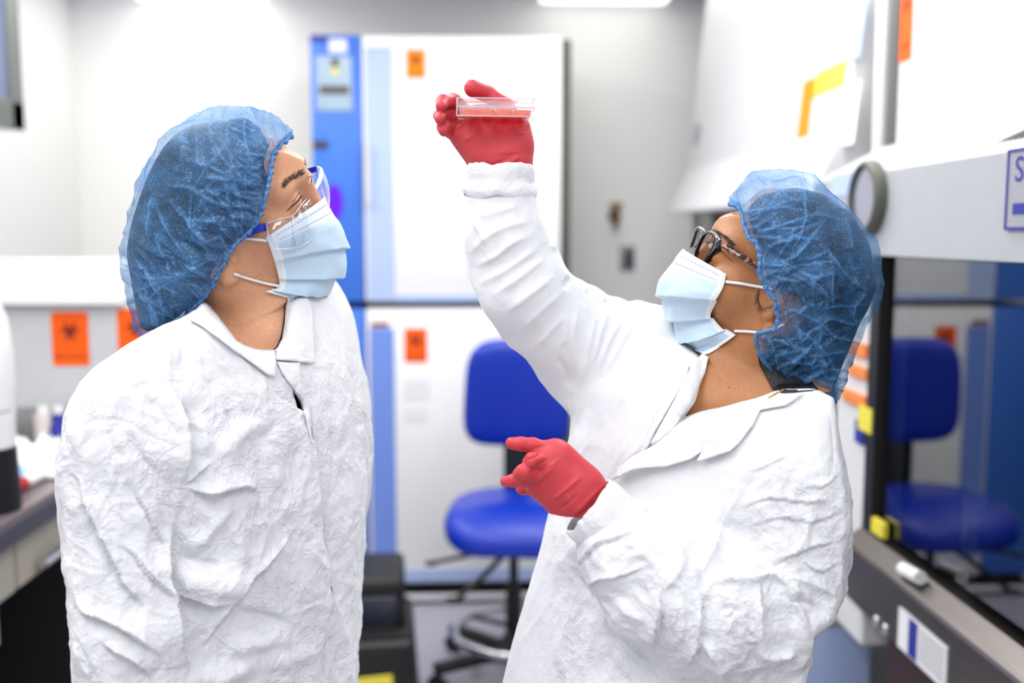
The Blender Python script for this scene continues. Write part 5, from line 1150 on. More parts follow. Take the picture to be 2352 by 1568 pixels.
LEFT = dict(frame=(480, 900, 1.15), sgn=1, seed=3, head_t=(.0313, 1.520, 0.0), head_rot=(20, 7.3, 20.8), head_sc=1.03, fore=0.0, skin=MT['skin_a'],
    label='person in white lab coat and blue cap wearing clear goggles with a blue arm',
    neck_base=(572, 800, -.03), neck_r=.060, throat=(618, 770, .03), s_ax=(.715, -.70),
    rows=[(660, 640, .06, .045), (700, 625, .10, .06), (760, 585, .165, .085), (850, 560, .205, .11), (950, 550, .215, .125), (1100, 555, .208, .132), (1400, 560, .200, .135), (1568, 555, .205, .14), (2400, 520, .24, .16)],
    chest=[((590, 850, -.01), (.10, .07, .07), .03)], skin_y=720, skin_poly=[(390, 720), (390, 620), (700, 620), (668, 706), (660, 780), (650, 840), (600, 850), (550, 830), (500, 770)], hip=(530, 1700, 0),
    arms=[([(350, 890, .09), (280, 1230, .11), (300, 1560, .15), (330, 1660, .17)], [.045, .040, .030, .026]), ([(740, 830, -.11), (770, 1150, -.07), (770, 1500, -.03)], [.035, .030, .026])],
    cu=(-.24, .27), cw=(-.27, .27), ctop=1.50,
    yoke=[([(330, 880, .09), (470, 770, .05), (560, 770, 0), (720, 720, -.12), (775, 705, -.13)], [.06, .055, .06, .065, .055], .04)],
    sleeves=[([(325, 880, .10), (285, 1020, .115), (280, 1150, .12), (268, 1300, .135), (285, 1450, .15), (305, 1600, .16), (330, 1720, .17)], [.062, .070, .071, .065, .066, .066, .05], .035), ([(760, 740, -.11), (785, 900, -.06), (782, 1100, -.045), (775, 1300, -.035), (765, 1500, -.03), (760, 1700, -.03)], [.05, .036, .036, .034, .032, .03], .03)],
    hull=[(455, 705), (400, 735), (330, 770), (290, 795), (250, 825), (218, 850), (190, 885), (168, 925), (156, 965), (153, 1005), (143, 1038), (137, 1088), (139, 1152), (143, 1195), (145, 1250), (145, 1313), (156, 1342), (155, 1390), (161, 1466), (170, 1568), (178, 1700), (190, 2600), (830, 2600), (820, 1700), (819, 1568), (822, 1480), (828, 1420), (834, 1300), (838, 1260), (836, 1185), (845, 1140), (849, 1090), (850, 1040), (848, 960), (846, 920), (838, 870), (829, 835), (824, 800), (816, 755), (808, 720), (795, 690), (775, 655), (762, 640), (735, 640), (690, 660), (660, 700), (652, 770), (632, 803), (598, 803), (566, 795), (544, 782), (515, 745), (468, 692)],
    headhull=hA([(230, 1500), (100, 1400), (40, 1000), (60, 750), (130, 540), (240, 340), (400, 175), (560, 100), (740, 80), (920, 110), (1000, 165), (1045, 235)])+cF5([(600, 106), (660, 128), (700, 165), (760, 245), (800, 300), (830, 350), (850, 420), (862, 470), (880, 535), (945, 595), (953, 622), (975, 720), (1040, 820)])+[(742, 470), (758, 500), (772, 522), (781, 562), (780, 590), (768, 624), (745, 655), (720, 672), (695, 682), (690, 720), (690, 900), (300, 900)],
    top_y=862, topshrink=.02, samp=1.4,
    slits=[(c1([(1650, 735), (1664, 805), (1700, 903), (1752, 940), (1722, 850), (1690, 785)]), -.02), (c1([(1770, 990), (1756, 1018), (1775, 1110), (1793, 1205), (1799, 1180), (1786, 1060)]), -.02), (c2([(1896, 825), (1911, 1000), (1900, 1110), (1914, 1270), (1929, 1050), (1923, 900)]), -.02)],
    wrinkle=wr_left, crinkle=lambda px, py: .35+.65*sstep(740, 960, py),
    strokes=[(c1([(930, 290), (1080, 470), (1330, 780)]), 9, 2.2, 'r'), (c1([(945, 290), (1200, 460), (1430, 700)]), 9, 2.4, 'r'), (c1([(870, 300), (805, 560), (830, 900)]), 10, 3.0, 'r'), (c1([(905, 300), (872, 480), (850, 660)]), 9, 2.0, 'r'), (c1([(780, 400), (690, 540), (640, 650)]), 7, 1.0, 'r'), (c1([(960, 300), (1010, 560), (1060, 800)]), 10, 1.6, 'r'),
        (c1([(190, 960), (350, 968), (520, 995), (700, 1100), (930, 1195)]), 4, 1.2, 'v'), (c1([(640, 560), (480, 800), (300, 960)]), 30, 2.5, 'b'),
        (c1([(820, 740), (900, 900), (935, 1100), (940, 1250), (910, 1430)]), 34, 9, 's'), (c1([(600, 770), (740, 920), (840, 1060), (930, 1190)]), 14, 3, 'v'), (c1([(520, 1000), (560, 1160), (700, 1330), (800, 1450)]), 14, 3.2, 'v'), (c1([(350, 970), (420, 1150), (470, 1300)]), 12, 2.6, 'v'), (c1([(290, 640), (240, 900), (200, 1150), (230, 1300)]), 16, 3, 'b'), (c1([(440, 700), (370, 900), (350, 970)]), 10, 2.6, 'v'),
        (c1([(1100, 1265), (1010, 1340), (915, 1432)]), 14, 4.5, 's'), (rev(c1([(920, 1440), (1050, 1482), (1240, 1452), (1330, 1440), (1425, 1500)])), 28, 9, 's'), (c1([(1130, 1260), (1300, 1080), (1450, 980), (1540, 955)]), 18, 4, 'b'), (c1([(1560, 960), (1500, 1060), (1380, 1140)]), 12, 3, 'v'), (c1([(1000, 900), (1040, 1050), (1080, 1240)]), 14, 3, 'b'), (c1([(1180, 900), (1290, 1020)]), 14, 3, 'v'), (c1([(1310, 890), (1400, 1000)]), 12, 2.5, 'v'), (c1([(1500, 1150), (1480, 1300), (1600, 1450)]), 16, 2.5, 'b'), (c1([(900, 860), (960, 1000), (1000, 1130)]), 12, 3, 'v'), (c1([(1640, 1080), (1700, 1300), (1740, 1500)]), 14, 1.8, 'v'),
        (rev(c2([(60, 90), (190, 150), (250, 330), (400, 680), (470, 850), (560, 970), (690, 1110)])), 26, 8.5, 's'), (rev(c2([(420, 590), (540, 660), (640, 820), (780, 970), (812, 1110)])), 20, 5.5, 's'), (rev(c2([(110, 880), (220, 1060), (390, 1150), (560, 1250), (770, 1400)])), 22, 8, 's'), (rev(c2([(300, 1250), (420, 1340), (560, 1420), (700, 1560)])), 18, 6, 's'), (c2([(160, 1270), (250, 1450), (310, 1568)]), 16, 5, 's'), (c2([(850, 380), (830, 560), (782, 830), (812, 1000), (850, 1300), (932, 1450), (890, 1568)]), 36, 12, 's'), (rev(c2([(530, 180), (620, 330), (700, 500), (770, 640)])), 16, 4.0, 's'), (c2([(90, 420), (200, 330), (320, 260)]), 14, 2.0, 'b'), (c2([(80, 700), (240, 790), (410, 800)]), 10, 2.5, 's'),
        (c2([(1700, 460), (1500, 720), (1300, 920), (1150, 1150), (1010, 1360)]), 40, 9, 's'), (c2([(1250, 230), (1200, 380), (1120, 480), (1050, 580), (880, 640)]), 18, 5, 'r'), (c2([(780, 880), (1000, 855), (1230, 870), (1400, 800)]), 34, 10, 'b'), (c2([(820, 690), (1000, 730), (1200, 765)]), 18, 6, 'v'), (rev(c2([(812, 972), (950, 972), (1100, 1012), (1225, 1000)])), 20, 6, 's'), (c2([(1280, 1080), (1450, 1105), (1600, 1140), (1720, 1190)]), 16, 5, 'v'), (c2([(900, 1500), (1100, 1545), (1300, 1480), (1450, 1370)]), 24, 8, 'b'), (rev(c2([(1430, 240), (1432, 350), (1425, 450), (1330, 420)])), 16, 4, 's'), (c2([(1150, 1330), (1350, 1300), (1700, 1230)]), 20, 4.5, 'b'), (c2([(1640, 1080), (1750, 1040), (1880, 960)]), 12, 3.5, 's'), (c2([(1750, 620), (1820, 720), (1870, 800)]), 9, 2, 'r'), (c2([(1200, 420), (1260, 560), (1340, 780)]), 14, 4, 'r'), (c2([(1480, 60), (1560, 300), (1640, 470)]), 16, 2.5, 'b'), (c2([(1360, 1420), (1600, 1400), (1880, 1310)]), 24, 4, 'b'),
        (c1([(1400, 640), (1560, 820), (1700, 908), (1757, 962), (1765, 1000), (1795, 1195), (1840, 1450), (1855, 1560)])+c2([(1862, 340), (1882, 560), (1897, 820), (1908, 1000), (1904, 1110), (1916, 1262), (1912, 1600)]), 40, 6, 's'),
        (c1([(1800, 1200), (1842, 1450), (1857, 1560)])+c2([(1864, 340), (1884, 560), (1899, 820)]), 7, 6, 'v'), (c2([(1912, 1262), (1910, 1400), (1914, 1600)]), 7, 6, 'v'),
        (c1([(1990, 560), (2095, 720), (2100, 1000), (2105, 1300)]), 10, 3, 'v'), (c2([(2100, 200), (2060, 600), (2040, 1000), (2010, 1500)]), 10, 2, 'v'), (c1([(1920, 950), (1935, 1250), (1930, 1500)]), 6, 1.5, 'v'), (c1([(1830, 640), (1900, 900)]), 10, 1.5, 'b')],
    cap=dict(full=L_full, outline=L_out, edge=L_edge, R=.104, w0=lambda x, y: (540-y)*.00013-.004, pl=24,
        hair=hA([(640, 150), (800, 130), (880, 190), (935, 300), (952, 420), (930, 540), (880, 690), (830, 780), (720, 880), (650, 960), (520, 1180), (400, 1320), (250, 1425), (165, 1425), (110, 1250), (62, 1000), (75, 800), (150, 560), (240, 360), (390, 205), (500, 165)]),
        strokes=[(hA(p), 7, 2.5, 'r') for p in ([(380, 185), (470, 160), (620, 150), (800, 200), (940, 280)], [(440, 410), (560, 420), (720, 500), (890, 565)], [(260, 470), (330, 530), (480, 560), (620, 640), (760, 655), (905, 640)], [(240, 960), (330, 950), (400, 1050)], [(60, 1010), (200, 1085), (400, 1070), (560, 990), (685, 955)], [(100, 1200), (300, 1105), (450, 1090)], [(380, 620), (480, 800), (620, 900)], [(700, 440), (860, 436), (945, 455)], [(240, 560), (230, 740), (240, 930)], [(150, 1130), (220, 1260), (260, 1400)], [(520, 740), (700, 770), (850, 760)], [(450, 700), (560, 860), (700, 930)])],
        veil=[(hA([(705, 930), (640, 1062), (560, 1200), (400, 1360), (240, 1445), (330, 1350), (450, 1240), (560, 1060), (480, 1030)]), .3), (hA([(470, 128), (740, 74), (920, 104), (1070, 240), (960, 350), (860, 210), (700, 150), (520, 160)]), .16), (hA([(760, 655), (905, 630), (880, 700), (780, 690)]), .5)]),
    mask=dict(edge=[(610, 545), (621, 570), (631, 602), (639, 635), (641, 652), (626, 664), (609, 669)], profile=[(746, 452), (760, 492), (778, 516), (789, 560), (788, 592), (775, 630), (752, 660), (722, 682), (690, 690)], wp=.012, pleats=[(.16, .40, .008, -.5), (.40, .64, .009, 0), (.64, .84, .007, .6)], loops=[[(613, 553), (590, 550), (560, 547), (535, 552)], [(640, 657), (600, 648), (565, 638), (538, 629)]]),
    hands=[])
R_edge = hB([(517, 225), (545, 240), (572, 262), (588, 310), (608, 390), (636, 445), (665, 462), (688, 520), (690, 600), (692, 660), (715, 705), (738, 750), (780, 805), (790, 860), (800, 915), (785, 975), (735, 992), (690, 1005), (668, 1022), (680, 1090), (705, 1155), (762, 1230), (775, 1290), (805, 1322), (855, 1337), (960, 1340), (1050, 1352), (1095, 1372), (1140, 1418)])
R_out = R_edge+hB([(1162, 1390), (1182, 1310), (1222, 1200), (1262, 1110), (1322, 960), (1372, 880), (1402, 810), (1437, 720), (1412, 650), (1402, 560), (1382, 450), (1332, 368), (1282, 288), (1200, 208), (1120, 158), (1060, 108), (1000, 68), (900, 48), (800, 40), (720, 48), (640, 63), (590, 118), (550, 158), (520, 198)])
R_full = hB([(517, 205), (380, 250), (160, 400), (60, 620), (100, 900), (250, 1150), (450, 1350), (650, 1430), (800, 1450), (950, 1440), (1050, 1430), (1140, 1420)])+R_out[len(R_edge):]
RIGHT = dict(frame=(1600, 900, 1.15), sgn=-1, seed=23, head_t=(.0945, 1.4443, 0.0), head_rot=(3, 17.5, 13.0), head_sc=1.0, fore=-.004, skin=MT['skin_b'],
    label='person in white lab coat, black spectacles and red gloves, raising a culture plate',
    neck_base=(1712, 905, -.03), neck_r=.066, throat=(1650, 880, .02), s_ax=(.80, .60),
    rows=[(800, 1640, .07, .05), (850, 1650, .12, .07), (900, 1640, .18, .10), (1000, 1610, .205, .125), (1200, 1575, .21, .14), (1400, 1535, .215, .15), (1568, 1500, .22, .16), (2400, 1450, .26, .20)],
    chest=[((1650, 965, .015), (.09, .05, .065), .03), ((1720, 930, .015), (.10, .05, .065), .03)], skin_y=840, skin_poly=[(1600, 780), (1820, 760), (1900, 880), (1880, 915), (1740, 945), (1660, 965), (1610, 975), (1560, 985), (1556, 962), (1580, 920), (1600, 870)], hip=(1530, 1700, 0),
    arms=[([(1840, 970, .09), (1800, 1380, .11), (1560, 1300, .15), (1385, 1190, .165)], [.045, .042, .036, .026]), ([(1500, 850, -.10), (1300, 740, -.03), (1185, 650, .04), (1152, 420, .06)], [.045, .042, .036, .026])],
    cu=(-.30, .26), cw=(-.27, .27), ctop=1.66,
    yoke=[([(1840, 960, .08), (1740, 960, .05), (1600, 900, -.06), (1500, 850, -.11)], [.055, .05, .06, .07], .04), ([(1530, 900, -.03), (1560, 1010, .03), (1640, 1010, .05)], [.07, .065, .06], .04)],
    sleeves=[([(1500, 850, -.10), (1375, 825, -.05), (1252, 722, .0), (1185, 650, .03), (1160, 545, .045), (1148, 430, .055)], [.085, .072, .058, .060, .050, .042], .05), ([(1850, 965, .085), (1805, 1100, .10), (1795, 1240, .11), (1765, 1395, .12)], [.058, .072, .075, .080], .03), ([(1765, 1395, .12), (1640, 1380, .145), (1530, 1330, .16), (1440, 1265, .168), (1395, 1215, .168)], [.080, .078, .068, .050, .030], .015)],
    hull=[(1500, 705), (1530, 708), (1560, 730), (1600, 800), (1618, 820), (1612, 870), (1592, 925), (1562, 966), (1600, 951), (1665, 937), (1740, 916), (1800, 893), (1870, 893), (1915, 915), (1922, 960), (1930, 1010), (1938, 1060), (1942, 1120), (1947, 1190), (1946, 1270), (1938, 1330), (1930, 1375), (1905, 1425), (1862, 1457), (1857, 1522), (1841, 1568), (1830, 1700), (1830, 2600), (1010, 2600), (1130, 1700), (1158, 1568), (1183, 1460), (1207, 1365), (1232, 1270), (1248, 1200), (1262, 1150), (1290, 1060), (1312, 1000), (1316, 955), (1300, 935), (1270, 905), (1243, 870), (1225, 840), (1210, 820), (1185, 803), (1170, 795), (1150, 770), (1130, 740), (1112, 715), (1100, 690), (1085, 660), (1072, 628), (1063, 560), (1059, 500), (1060, 436), (1085, 421), (1095, 400), (1225, 385), (1238, 480), (1262, 545), (1282, 575), (1296, 615), (1312, 638), (1338, 650), (1346, 658), (1362, 660), (1385, 678), (1395, 688), (1420, 690), (1440, 702), (1465, 697)],
    headhull=hB([(1150, 1500), (1250, 1120), (1330, 960), (1400, 810), (1440, 700), (1400, 500), (1330, 360), (1200, 210), (1000, 75), (800, 45), (640, 70), (560, 165), (530, 225)])+cE([(965, 42), (920, 70), (860, 130), (800, 200), (740, 270), (705, 330), (690, 370), (690, 430), (640, 480), (540, 530), (400, 595)])+[(1560, 590), (1541, 622), (1532, 650), (1533, 690), (1545, 718), (1563, 750), (1592, 785), (1622, 803), (1628, 815), (1600, 900), (1560, 1000), (1600, 1100), (1900, 1100)],
    top_y=1010, topshrink=.03, samp=1.2, slits=[], wrinkle=wr_right, crinkle=lambda px, py: .30+.7*np.clip(sstep(1120, 1330, py)*sstep(1240, 1330, px)+sstep(1650, 1800, px)*sstep(980, 1150, py), 0, 1),
    strokes=[(c3(p), w, a, k) for p, w, a, k in [([(140, 720), (280, 650), (400, 560), (520, 520)], 10, 3.2, 'r'), ([(110, 640), (250, 520), (330, 470)], 9, 1.8, 'r'), ([(130, 400), (185, 500), (240, 600)], 8, 2.2, 'r'), ([(130, 420), (300, 380), (460, 330)], 9, 1.6, 'r'), ([(200, 560), (330, 480), (520, 430)], 9, 2.2, 'r'), ([(160, 830), (330, 740), (500, 620), (570, 540)], 11, 2.8, 'r'), ([(250, 900), (420, 780), (600, 640)], 11, 3.2, 'r'), ([(320, 1000), (480, 880), (650, 750)], 11, 3.4, 'r'), ([(400, 1120), (560, 960), (720, 830)], 11, 2.8, 'r'), ([(500, 1210), (620, 1080), (700, 980)], 10, 2.4, 'r'), ([(690, 950), (700, 1100), (660, 1220)], 10, 2.6, 'r'), ([(780, 900), (740, 1120), (780, 1400)], 11, 3, 'r'), ([(880, 960), (830, 1200), (800, 1480)], 11, 3, 'r'), ([(960, 940), (900, 1100), (850, 1350)], 10, 2.6, 'r'), ([(1090, 970), (960, 1150), (880, 1400)], 11, 2.8, 'r'), ([(1200, 980), (1050, 1150), (930, 1400)], 11, 2.6, 'r'), ([(690, 850), (715, 800), (735, 770)], 10, 5, 'v'), ([(820, 900), (845, 860), (855, 825)], 9, 4, 'v'), ([(930, 950), (950, 915)], 8, 4, 'v'), ([(1080, 990), (1085, 945)], 8, 3, 'v'), ([(640, 1230), (700, 1320), (740, 1450)], 12, 3, 'v'), ([(600, 600), (640, 590), (660, 620)], 8, 3, 'r')]]
    +[(c4(p), w, a, k) for p, w, a, k in [([(960, 110), (700, 250), (480, 450), (360, 570)], 9, 2.4, 'r'), ([(880, 150), (640, 300), (450, 520), (330, 700)], 10, 2.6, 'r'), ([(900, 180), (760, 340), (600, 560), (520, 680)], 9, 2.2, 'r'), ([(640, 120), (480, 300), (420, 420), (330, 640)], 12, 3, 'r'), ([(820, 330), (720, 480), (560, 640)], 8, 2.2, 'r'), ([(330, 640), (300, 900), (180, 1300), (120, 1568)], 12, 2, 'r'), ([(300, 800), (320, 1000), (280, 1200)], 12, 2, 'b'), ([(330, 1080), (260, 1250), (160, 1400), (140, 1560)], 10, 1.5, 'r'),
        ([(330, 1160), (380, 1240), (340, 1420), (350, 1568)], 14, 3, 'r'), ([(600, 1400), (560, 1500), (550, 1568)], 10, 2, 'r'), ([(1200, 330), (1180, 560), (1130, 700)], 14, 2, 'b'), ([(1500, 340), (1540, 420), (1550, 560), (1540, 640)], 5, 2, 'v'),
        ([(1600, 740), (1430, 765), (1250, 745), (1100, 810)], 10, 3.6, 's'), ([(1600, 800), (1450, 850), (1300, 830), (1150, 880)], 11, 3.2, 's'), ([(1605, 930), (1450, 965), (1330, 1010), (1250, 1060)], 11, 4, 's'), ([(1600, 1020), (1480, 1070), (1380, 1000)], 10, 3.5, 's'), ([(1590, 620), (1500, 690), (1400, 700)], 9, 3, 's'), ([(1450, 760), (1420, 900), (1330, 1040)], 10, 2.5, 'r'), ([(1350, 550), (1250, 600), (1160, 640)], 14, 2.5, 's'), ([(1140, 560), (1120, 720), (1050, 860)], 12, 2, 'r'),
        ([(945, 1092), (1040, 862), (1130, 690)], 26, 6, 's'), ([(960, 1090), (1150, 1110), (1280, 1090), (1400, 1180), (1500, 1275)], 15, 6, 'r'), ([(1020, 1130), (1150, 1060), (1240, 1080)], 10, 3, 'r'), ([(1290, 1085), (1360, 1200), (1440, 1350)], 12, 5, 'r'), ([(1300, 1080), (1420, 1110), (1560, 1190)], 12, 4, 'r'), ([(1200, 1090), (1206, 1250), (1212, 1370), (1130, 1395)], 20, 8, 's'), ([(955, 1150), (950, 1300), (940, 1400), (885, 1515)], 20, 8, 's'), ([(760, 1140), (772, 1260), (735, 1430)], 18, 8, 's'), ([(1030, 1238), (1100, 1240), (1062, 1290)], 8, 5, 'v'), ([(940, 1440), (980, 1400), (1040, 1500), (1060, 1568)], 14, 6, 'r'), ([(800, 980), (860, 1040), (830, 1100), (760, 1180)], 12, 4, 'r'), ([(560, 900), (700, 1000), (790, 1090)], 14, 4, 'r'), ([(690, 880), (560, 930), (480, 960), (380, 1080)], 12, 5, 's'), ([(740, 1040), (600, 1090), (500, 1110), (430, 1160)], 11, 4.5, 's'), ([(560, 1180), (650, 1260), (720, 1290)], 12, 4, 'r'), ([(470, 1180), (560, 1280), (620, 1400), (720, 1480), (860, 1515)], 14, 4, 'r'), ([(1200, 1400), (1250, 1450), (1400, 1430)], 12, 5, 'r'), ([(1310, 1200), (1420, 1210), (1530, 1280)], 10, 4, 'v'), ([(1090, 1180), (1080, 1300), (1060, 1380)], 12, 3.5, 'r'), ([(860, 1180), (870, 1300), (830, 1420)], 12, 4, 'r')]],
    cap=dict(full=R_full, outline=R_out, edge=R_edge, R=.104, w0=lambda x, y: (660-y)*.00009-.002, pl=30,
        hair=hB([(700, 175), (900, 130), (1080, 170), (1250, 285), (1350, 400), (1390, 560), (1405, 720), (1330, 930), (1230, 1150), (1160, 1330), (1050, 1335), (850, 1300), (790, 1220), (730, 1090), (860, 1030), (985, 940), (970, 800), (800, 745), (725, 680), (705, 500), (650, 400), (615, 260)]),
        strokes=[(hB(p), 7, 2.8, 'r') for p in ([(585, 330), (760, 270), (900, 222), (1050, 232)], [(690, 500), (900, 445), (1085, 445)], [(612, 420), (780, 380), (1000, 310), (1250, 330)], [(1090, 450), (1130, 560), (1200, 660), (1340, 745), (1412, 722)], [(1112, 590), (1112, 720), (1122, 850)], [(1140, 640), (1020, 680), (1010, 800)], [(1240, 945), (1242, 850), (1340, 745)], [(960, 935), (1100, 912), (1240, 945), (1340, 900)], [(680, 1060), (800, 1110), (950, 1185), (1040, 1172), (1130, 1400)], [(1045, 910), (1040, 1100), (1080, 1250)], [(700, 640), (900, 690), (1000, 680)], [(1030, 130), (1150, 250), (1290, 300)], [(640, 70), (800, 110), (1000, 80)], [(770, 1240), (950, 1270), (1090, 1365)])],
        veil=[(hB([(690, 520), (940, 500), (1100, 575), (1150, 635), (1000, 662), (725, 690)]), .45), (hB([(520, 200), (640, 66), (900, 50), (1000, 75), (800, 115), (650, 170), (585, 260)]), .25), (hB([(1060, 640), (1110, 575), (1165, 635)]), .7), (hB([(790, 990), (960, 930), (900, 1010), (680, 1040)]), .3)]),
    mask=dict(edge=[(1668, 629), (1661, 660), (1648, 690), (1638, 712), (1637, 728), (1655, 747), (1674, 758), (1690, 769)], profile=[(1568, 571), (1552, 592), (1532, 622), (1523, 648), (1524, 690), (1536, 720), (1555, 755), (1586, 792), (1618, 812)], wp=.006, pleats=[(.14, .40, .009, -.5), (.40, .62, .009, 0), (.62, .82, .008, .5)], loops=[[(1667, 647), (1700, 651), (1735, 657), (1775, 663)], [(1687, 760), (1715, 761), (1745, 763), (1775, 757), (1800, 745)]]),
    hands=[dict(label='red latex glove holding up the plate', box=[(985, 175, -.04), (1235, 420, .14)], parts=[
            ([(1157, 408, .055), (1154, 380, .055), (1112, 290, .045)], [56, 57, 42], .02), ([(1165, 385, .05), (1187, 335, .055), (1187, 296, .055)], [44, 32, 27], .02), ([(1150, 385, .055), (1080, 318, .06)], [48, 30], .02), ([(1110, 370, .06), (1056, 312, .065)], [22, 20], .015), ([(1140, 330, .055), (1080, 285, .045)], [46, 34], .02), ([(1175, 320, .05), (1120, 300, .05)], [34, 40], .02),
            ([(1080, 270, .03), (1042, 232, .05), (1018, 233, .075), (1013, 244, .09)], [20, 17, 14.5, 13.5], .004), ([(1075, 285, .045), (1030, 268, .055), (1010, 266, .08), (1011, 274, .095)], [19, 16, 14, 13], .003), ([(1068, 305, .055), (1034, 296, .065), (1018, 292, .085), (1020, 300, .09)], [18, 16, 14.5, 14], .003), ([(1060, 315, .06), (1036, 303, .07), (1030, 298, .08)], [16, 14, 13], .003),
            ([(1187, 290, .05), (1160, 245, .03), (1120, 216, .03), (1086, 203, .045)], [25, 20, 19, 20], .004)],
            strokes=[(g1([(480, 890), (600, 790), (760, 690)]), 8, 2.0, 'r'), (g1([(520, 830), (660, 730), (800, 650)]), 7, 1.6, 'v'), (g1([(1040, 700), (1120, 770), (1220, 750)]), 4, 1.6, 'r'), (g1([(1060, 670), (1140, 730), (1230, 700)]), 4, 1.4, 'r'), (g1([(1090, 640), (1150, 690), (1235, 670)]), 4, 1.0, 'r'), (g1([(860, 1000), (1000, 980), (1180, 960)]), 6, 1.3, 'r'), (g1([(900, 1160), (1040, 1090), (1180, 1000)]), 6, 1.8, 'r'), (g1([(800, 1130), (950, 1080), (1100, 990)]), 6, 1.2, 'v'), (g1([(380, 800), (450, 690), (560, 630)]), 6, 1.6, 'v')]),
        dict(label='red latex glove with the index finger pointing', box=[(1135, 955, .10), (1440, 1215, .25)], parts=[
            ([(1392, 1163, .165), (1352, 1132, .165), (1285, 1050, .172)], [32, 38, 30], .02), ([(1335, 1200, .165), (1310, 1168, .165), (1245, 1112, .172)], [32, 34, 28], .02), ([(1365, 1190, .165), (1325, 1140, .168), (1262, 1080, .178)], [44, 46, 38], .02), ([(1330, 1110, .17), (1268, 1044, .175)], [40, 29], .02), ([(1300, 1130, .165), (1236, 1104, .175)], [40, 26], .02),
            ([(1270, 1042, .175), (1225, 1023, .182), (1196, 1019, .186), (1175, 1018, .186)], [27, 17, 15.5, 14.5], .004), ([(1258, 1062, .18), (1222, 1057, .20), (1216, 1062, .19), (1226, 1068, .165)], [26, 17.5, 16, 14], .003), ([(1240, 1088, .182), (1202, 1082, .202), (1196, 1088, .19), (1206, 1096, .165)], [25, 17.5, 16, 14], .003), ([(1234, 1110, .18), (1200, 1104, .192), (1178, 1104.5, .192), (1161, 1106, .19)], [23, 16, 13.5, 12], .003), ([(1285, 1140, .15), (1232, 1118, .145), (1199, 1121, .15)], [22, 18, 15], .004)],
            strokes=[(g2([(730, 1010), (950, 850), (1150, 670)]), 7, 2.4, 'r'), (g2([(500, 830), (660, 700), (830, 570)]), 6, 1.8, 'r'), (g2([(540, 760), (700, 620), (900, 470)]), 6, 1.2, 'r'), (g2([(960, 1230), (1150, 1040), (1400, 780)]), 7, 1.8, 'r'), (g2([(1020, 1230), (1220, 1080), (1480, 900)]), 6, 1.5, 'v'), (g2([(800, 1130), (1000, 1000), (1100, 880)]), 6, 1.4, 'v'), (g2([(920, 880), (980, 980), (1000, 1080)]), 5, 1.2, 'r'), (g2([(495, 530), (505, 600), (490, 650)]), 4, 1.3, 'r'), (g2([(500, 390), (620, 350), (780, 310)]), 5, 1.0, 'v'), (g2([(430, 520), (560, 470), (680, 410)]), 5, 1.4, 'v'), (g2([(490, 655), (620, 560), (760, 480)]), 5, 1.4, 'v')])])
import time; _t = time.time()
KA = make_person(LEFT); print('left', time.time()-_t)
KB = make_person(RIGHT); print('right', time.time()-_t)
# ---------------------------------------------------------------- collars, cuffs, eyewear, plate
def ring_cuff(K, a, b, prof, name, parent, seed, tilt=(0, 0, 0)):
    """a, b: (px, py, w) start and end of the axis; prof: (position along axis, radius in pixels)"""
    fr = K.fr; A = fr.L(*a); B = fr.L(*b); ax = B-A; L_ = np.linalg.norm(ax); ax /= L_; ref = np.array([0, 0, 1.0]); e1 = np.cross(ax, ref); e1 /= np.linalg.norm(e1); e2 = np.cross(ax, e1)
    n = 72; V = []; th = np.linspace(0, 2*np.pi, n, endpoint=False)
    for j, (tt, rp) in enumerate(prof):
        r = rp*fr.proj(*A)[2]/FPX; nz = gnoise(np.c_[np.cos(th)*1.8, np.sin(th)*1.8, np.full(n, tt*1.5)], seed); n2 = gnoise(np.c_[np.cos(th)*5, np.sin(th)*5, np.full(n, tt*3)], seed+1)
        rr = r*(1+.05*nz+.035*n2); zz = tt*L_+.0035*nz+.002*n2
        V.append(A+ax*zz[:, None]+rr[:, None]*(np.cos(th)[:, None]*e1+np.sin(th)[:, None]*e2))
    m = len(prof); idx = np.arange(m*n).reshape(m, n); Fq = np.stack([idx[:-1], np.roll(idx[:-1], -1, 1), np.roll(idx[1:], -1, 1), idx[1:]], -1).reshape(-1, 4)
    o = npmesh(name, ob(np.vstack(V)), Fq, MT['tyvek'], parent, attrs={'crinkle': np.full(m*n, .6)}); md = o.modifiers.new('s', 'SUBSURF'); md.levels = 2; md.render_levels = 2; return o
def clearw(fr, bv, Q, gap, upto):
    W = Q[:, 2].copy()
    for i, q in enumerate(Q):
        if i < upto*len(Q):
            h = cast(fr, bv, q[0], q[1])
            if h is not None: W[i] = max(W[i], h[0][2]+gap)
    k = np.ones(9)/9; Ws = np.convolve(np.pad(np.maximum(W, Q[:, 2]), 4, 'edge'), k, 'valid'); Q = Q.copy(); Q[:, 2] = np.maximum(Ws, W); return Q
def sheet(fr, top, bot, n, m, bulge, name, mat, parent, th=.0018, bv=None):
    T_ = spline(top, n); B_ = spline(bot, n)
    if bv is not None: T_ = clearw(fr, bv, T_, .004, .55); B_ = clearw(fr, bv, B_, .004, .55)
    a = fr.L(T_[:, 0], T_[:, 1], T_[:, 2]); b = fr.L(B_[:, 0], B_[:, 1], B_[:, 2]); V = []
    for k in np.linspace(0, 1, m): V.append(a+(b-a)*k+np.array(bulge)*math.sin(k*math.pi))
    idx = np.arange(n*m).reshape(m, n); Fq = np.stack([idx[:-1, :-1], idx[:-1, 1:], idx[1:, 1:], idx[1:, :-1]], -1).reshape(-1, 4)
    o = npmesh(name, ob(np.vstack(V)), Fq, mat, parent); md = o.modifiers.new('t', 'SOLIDIFY'); md.thickness = th; return o, a, b
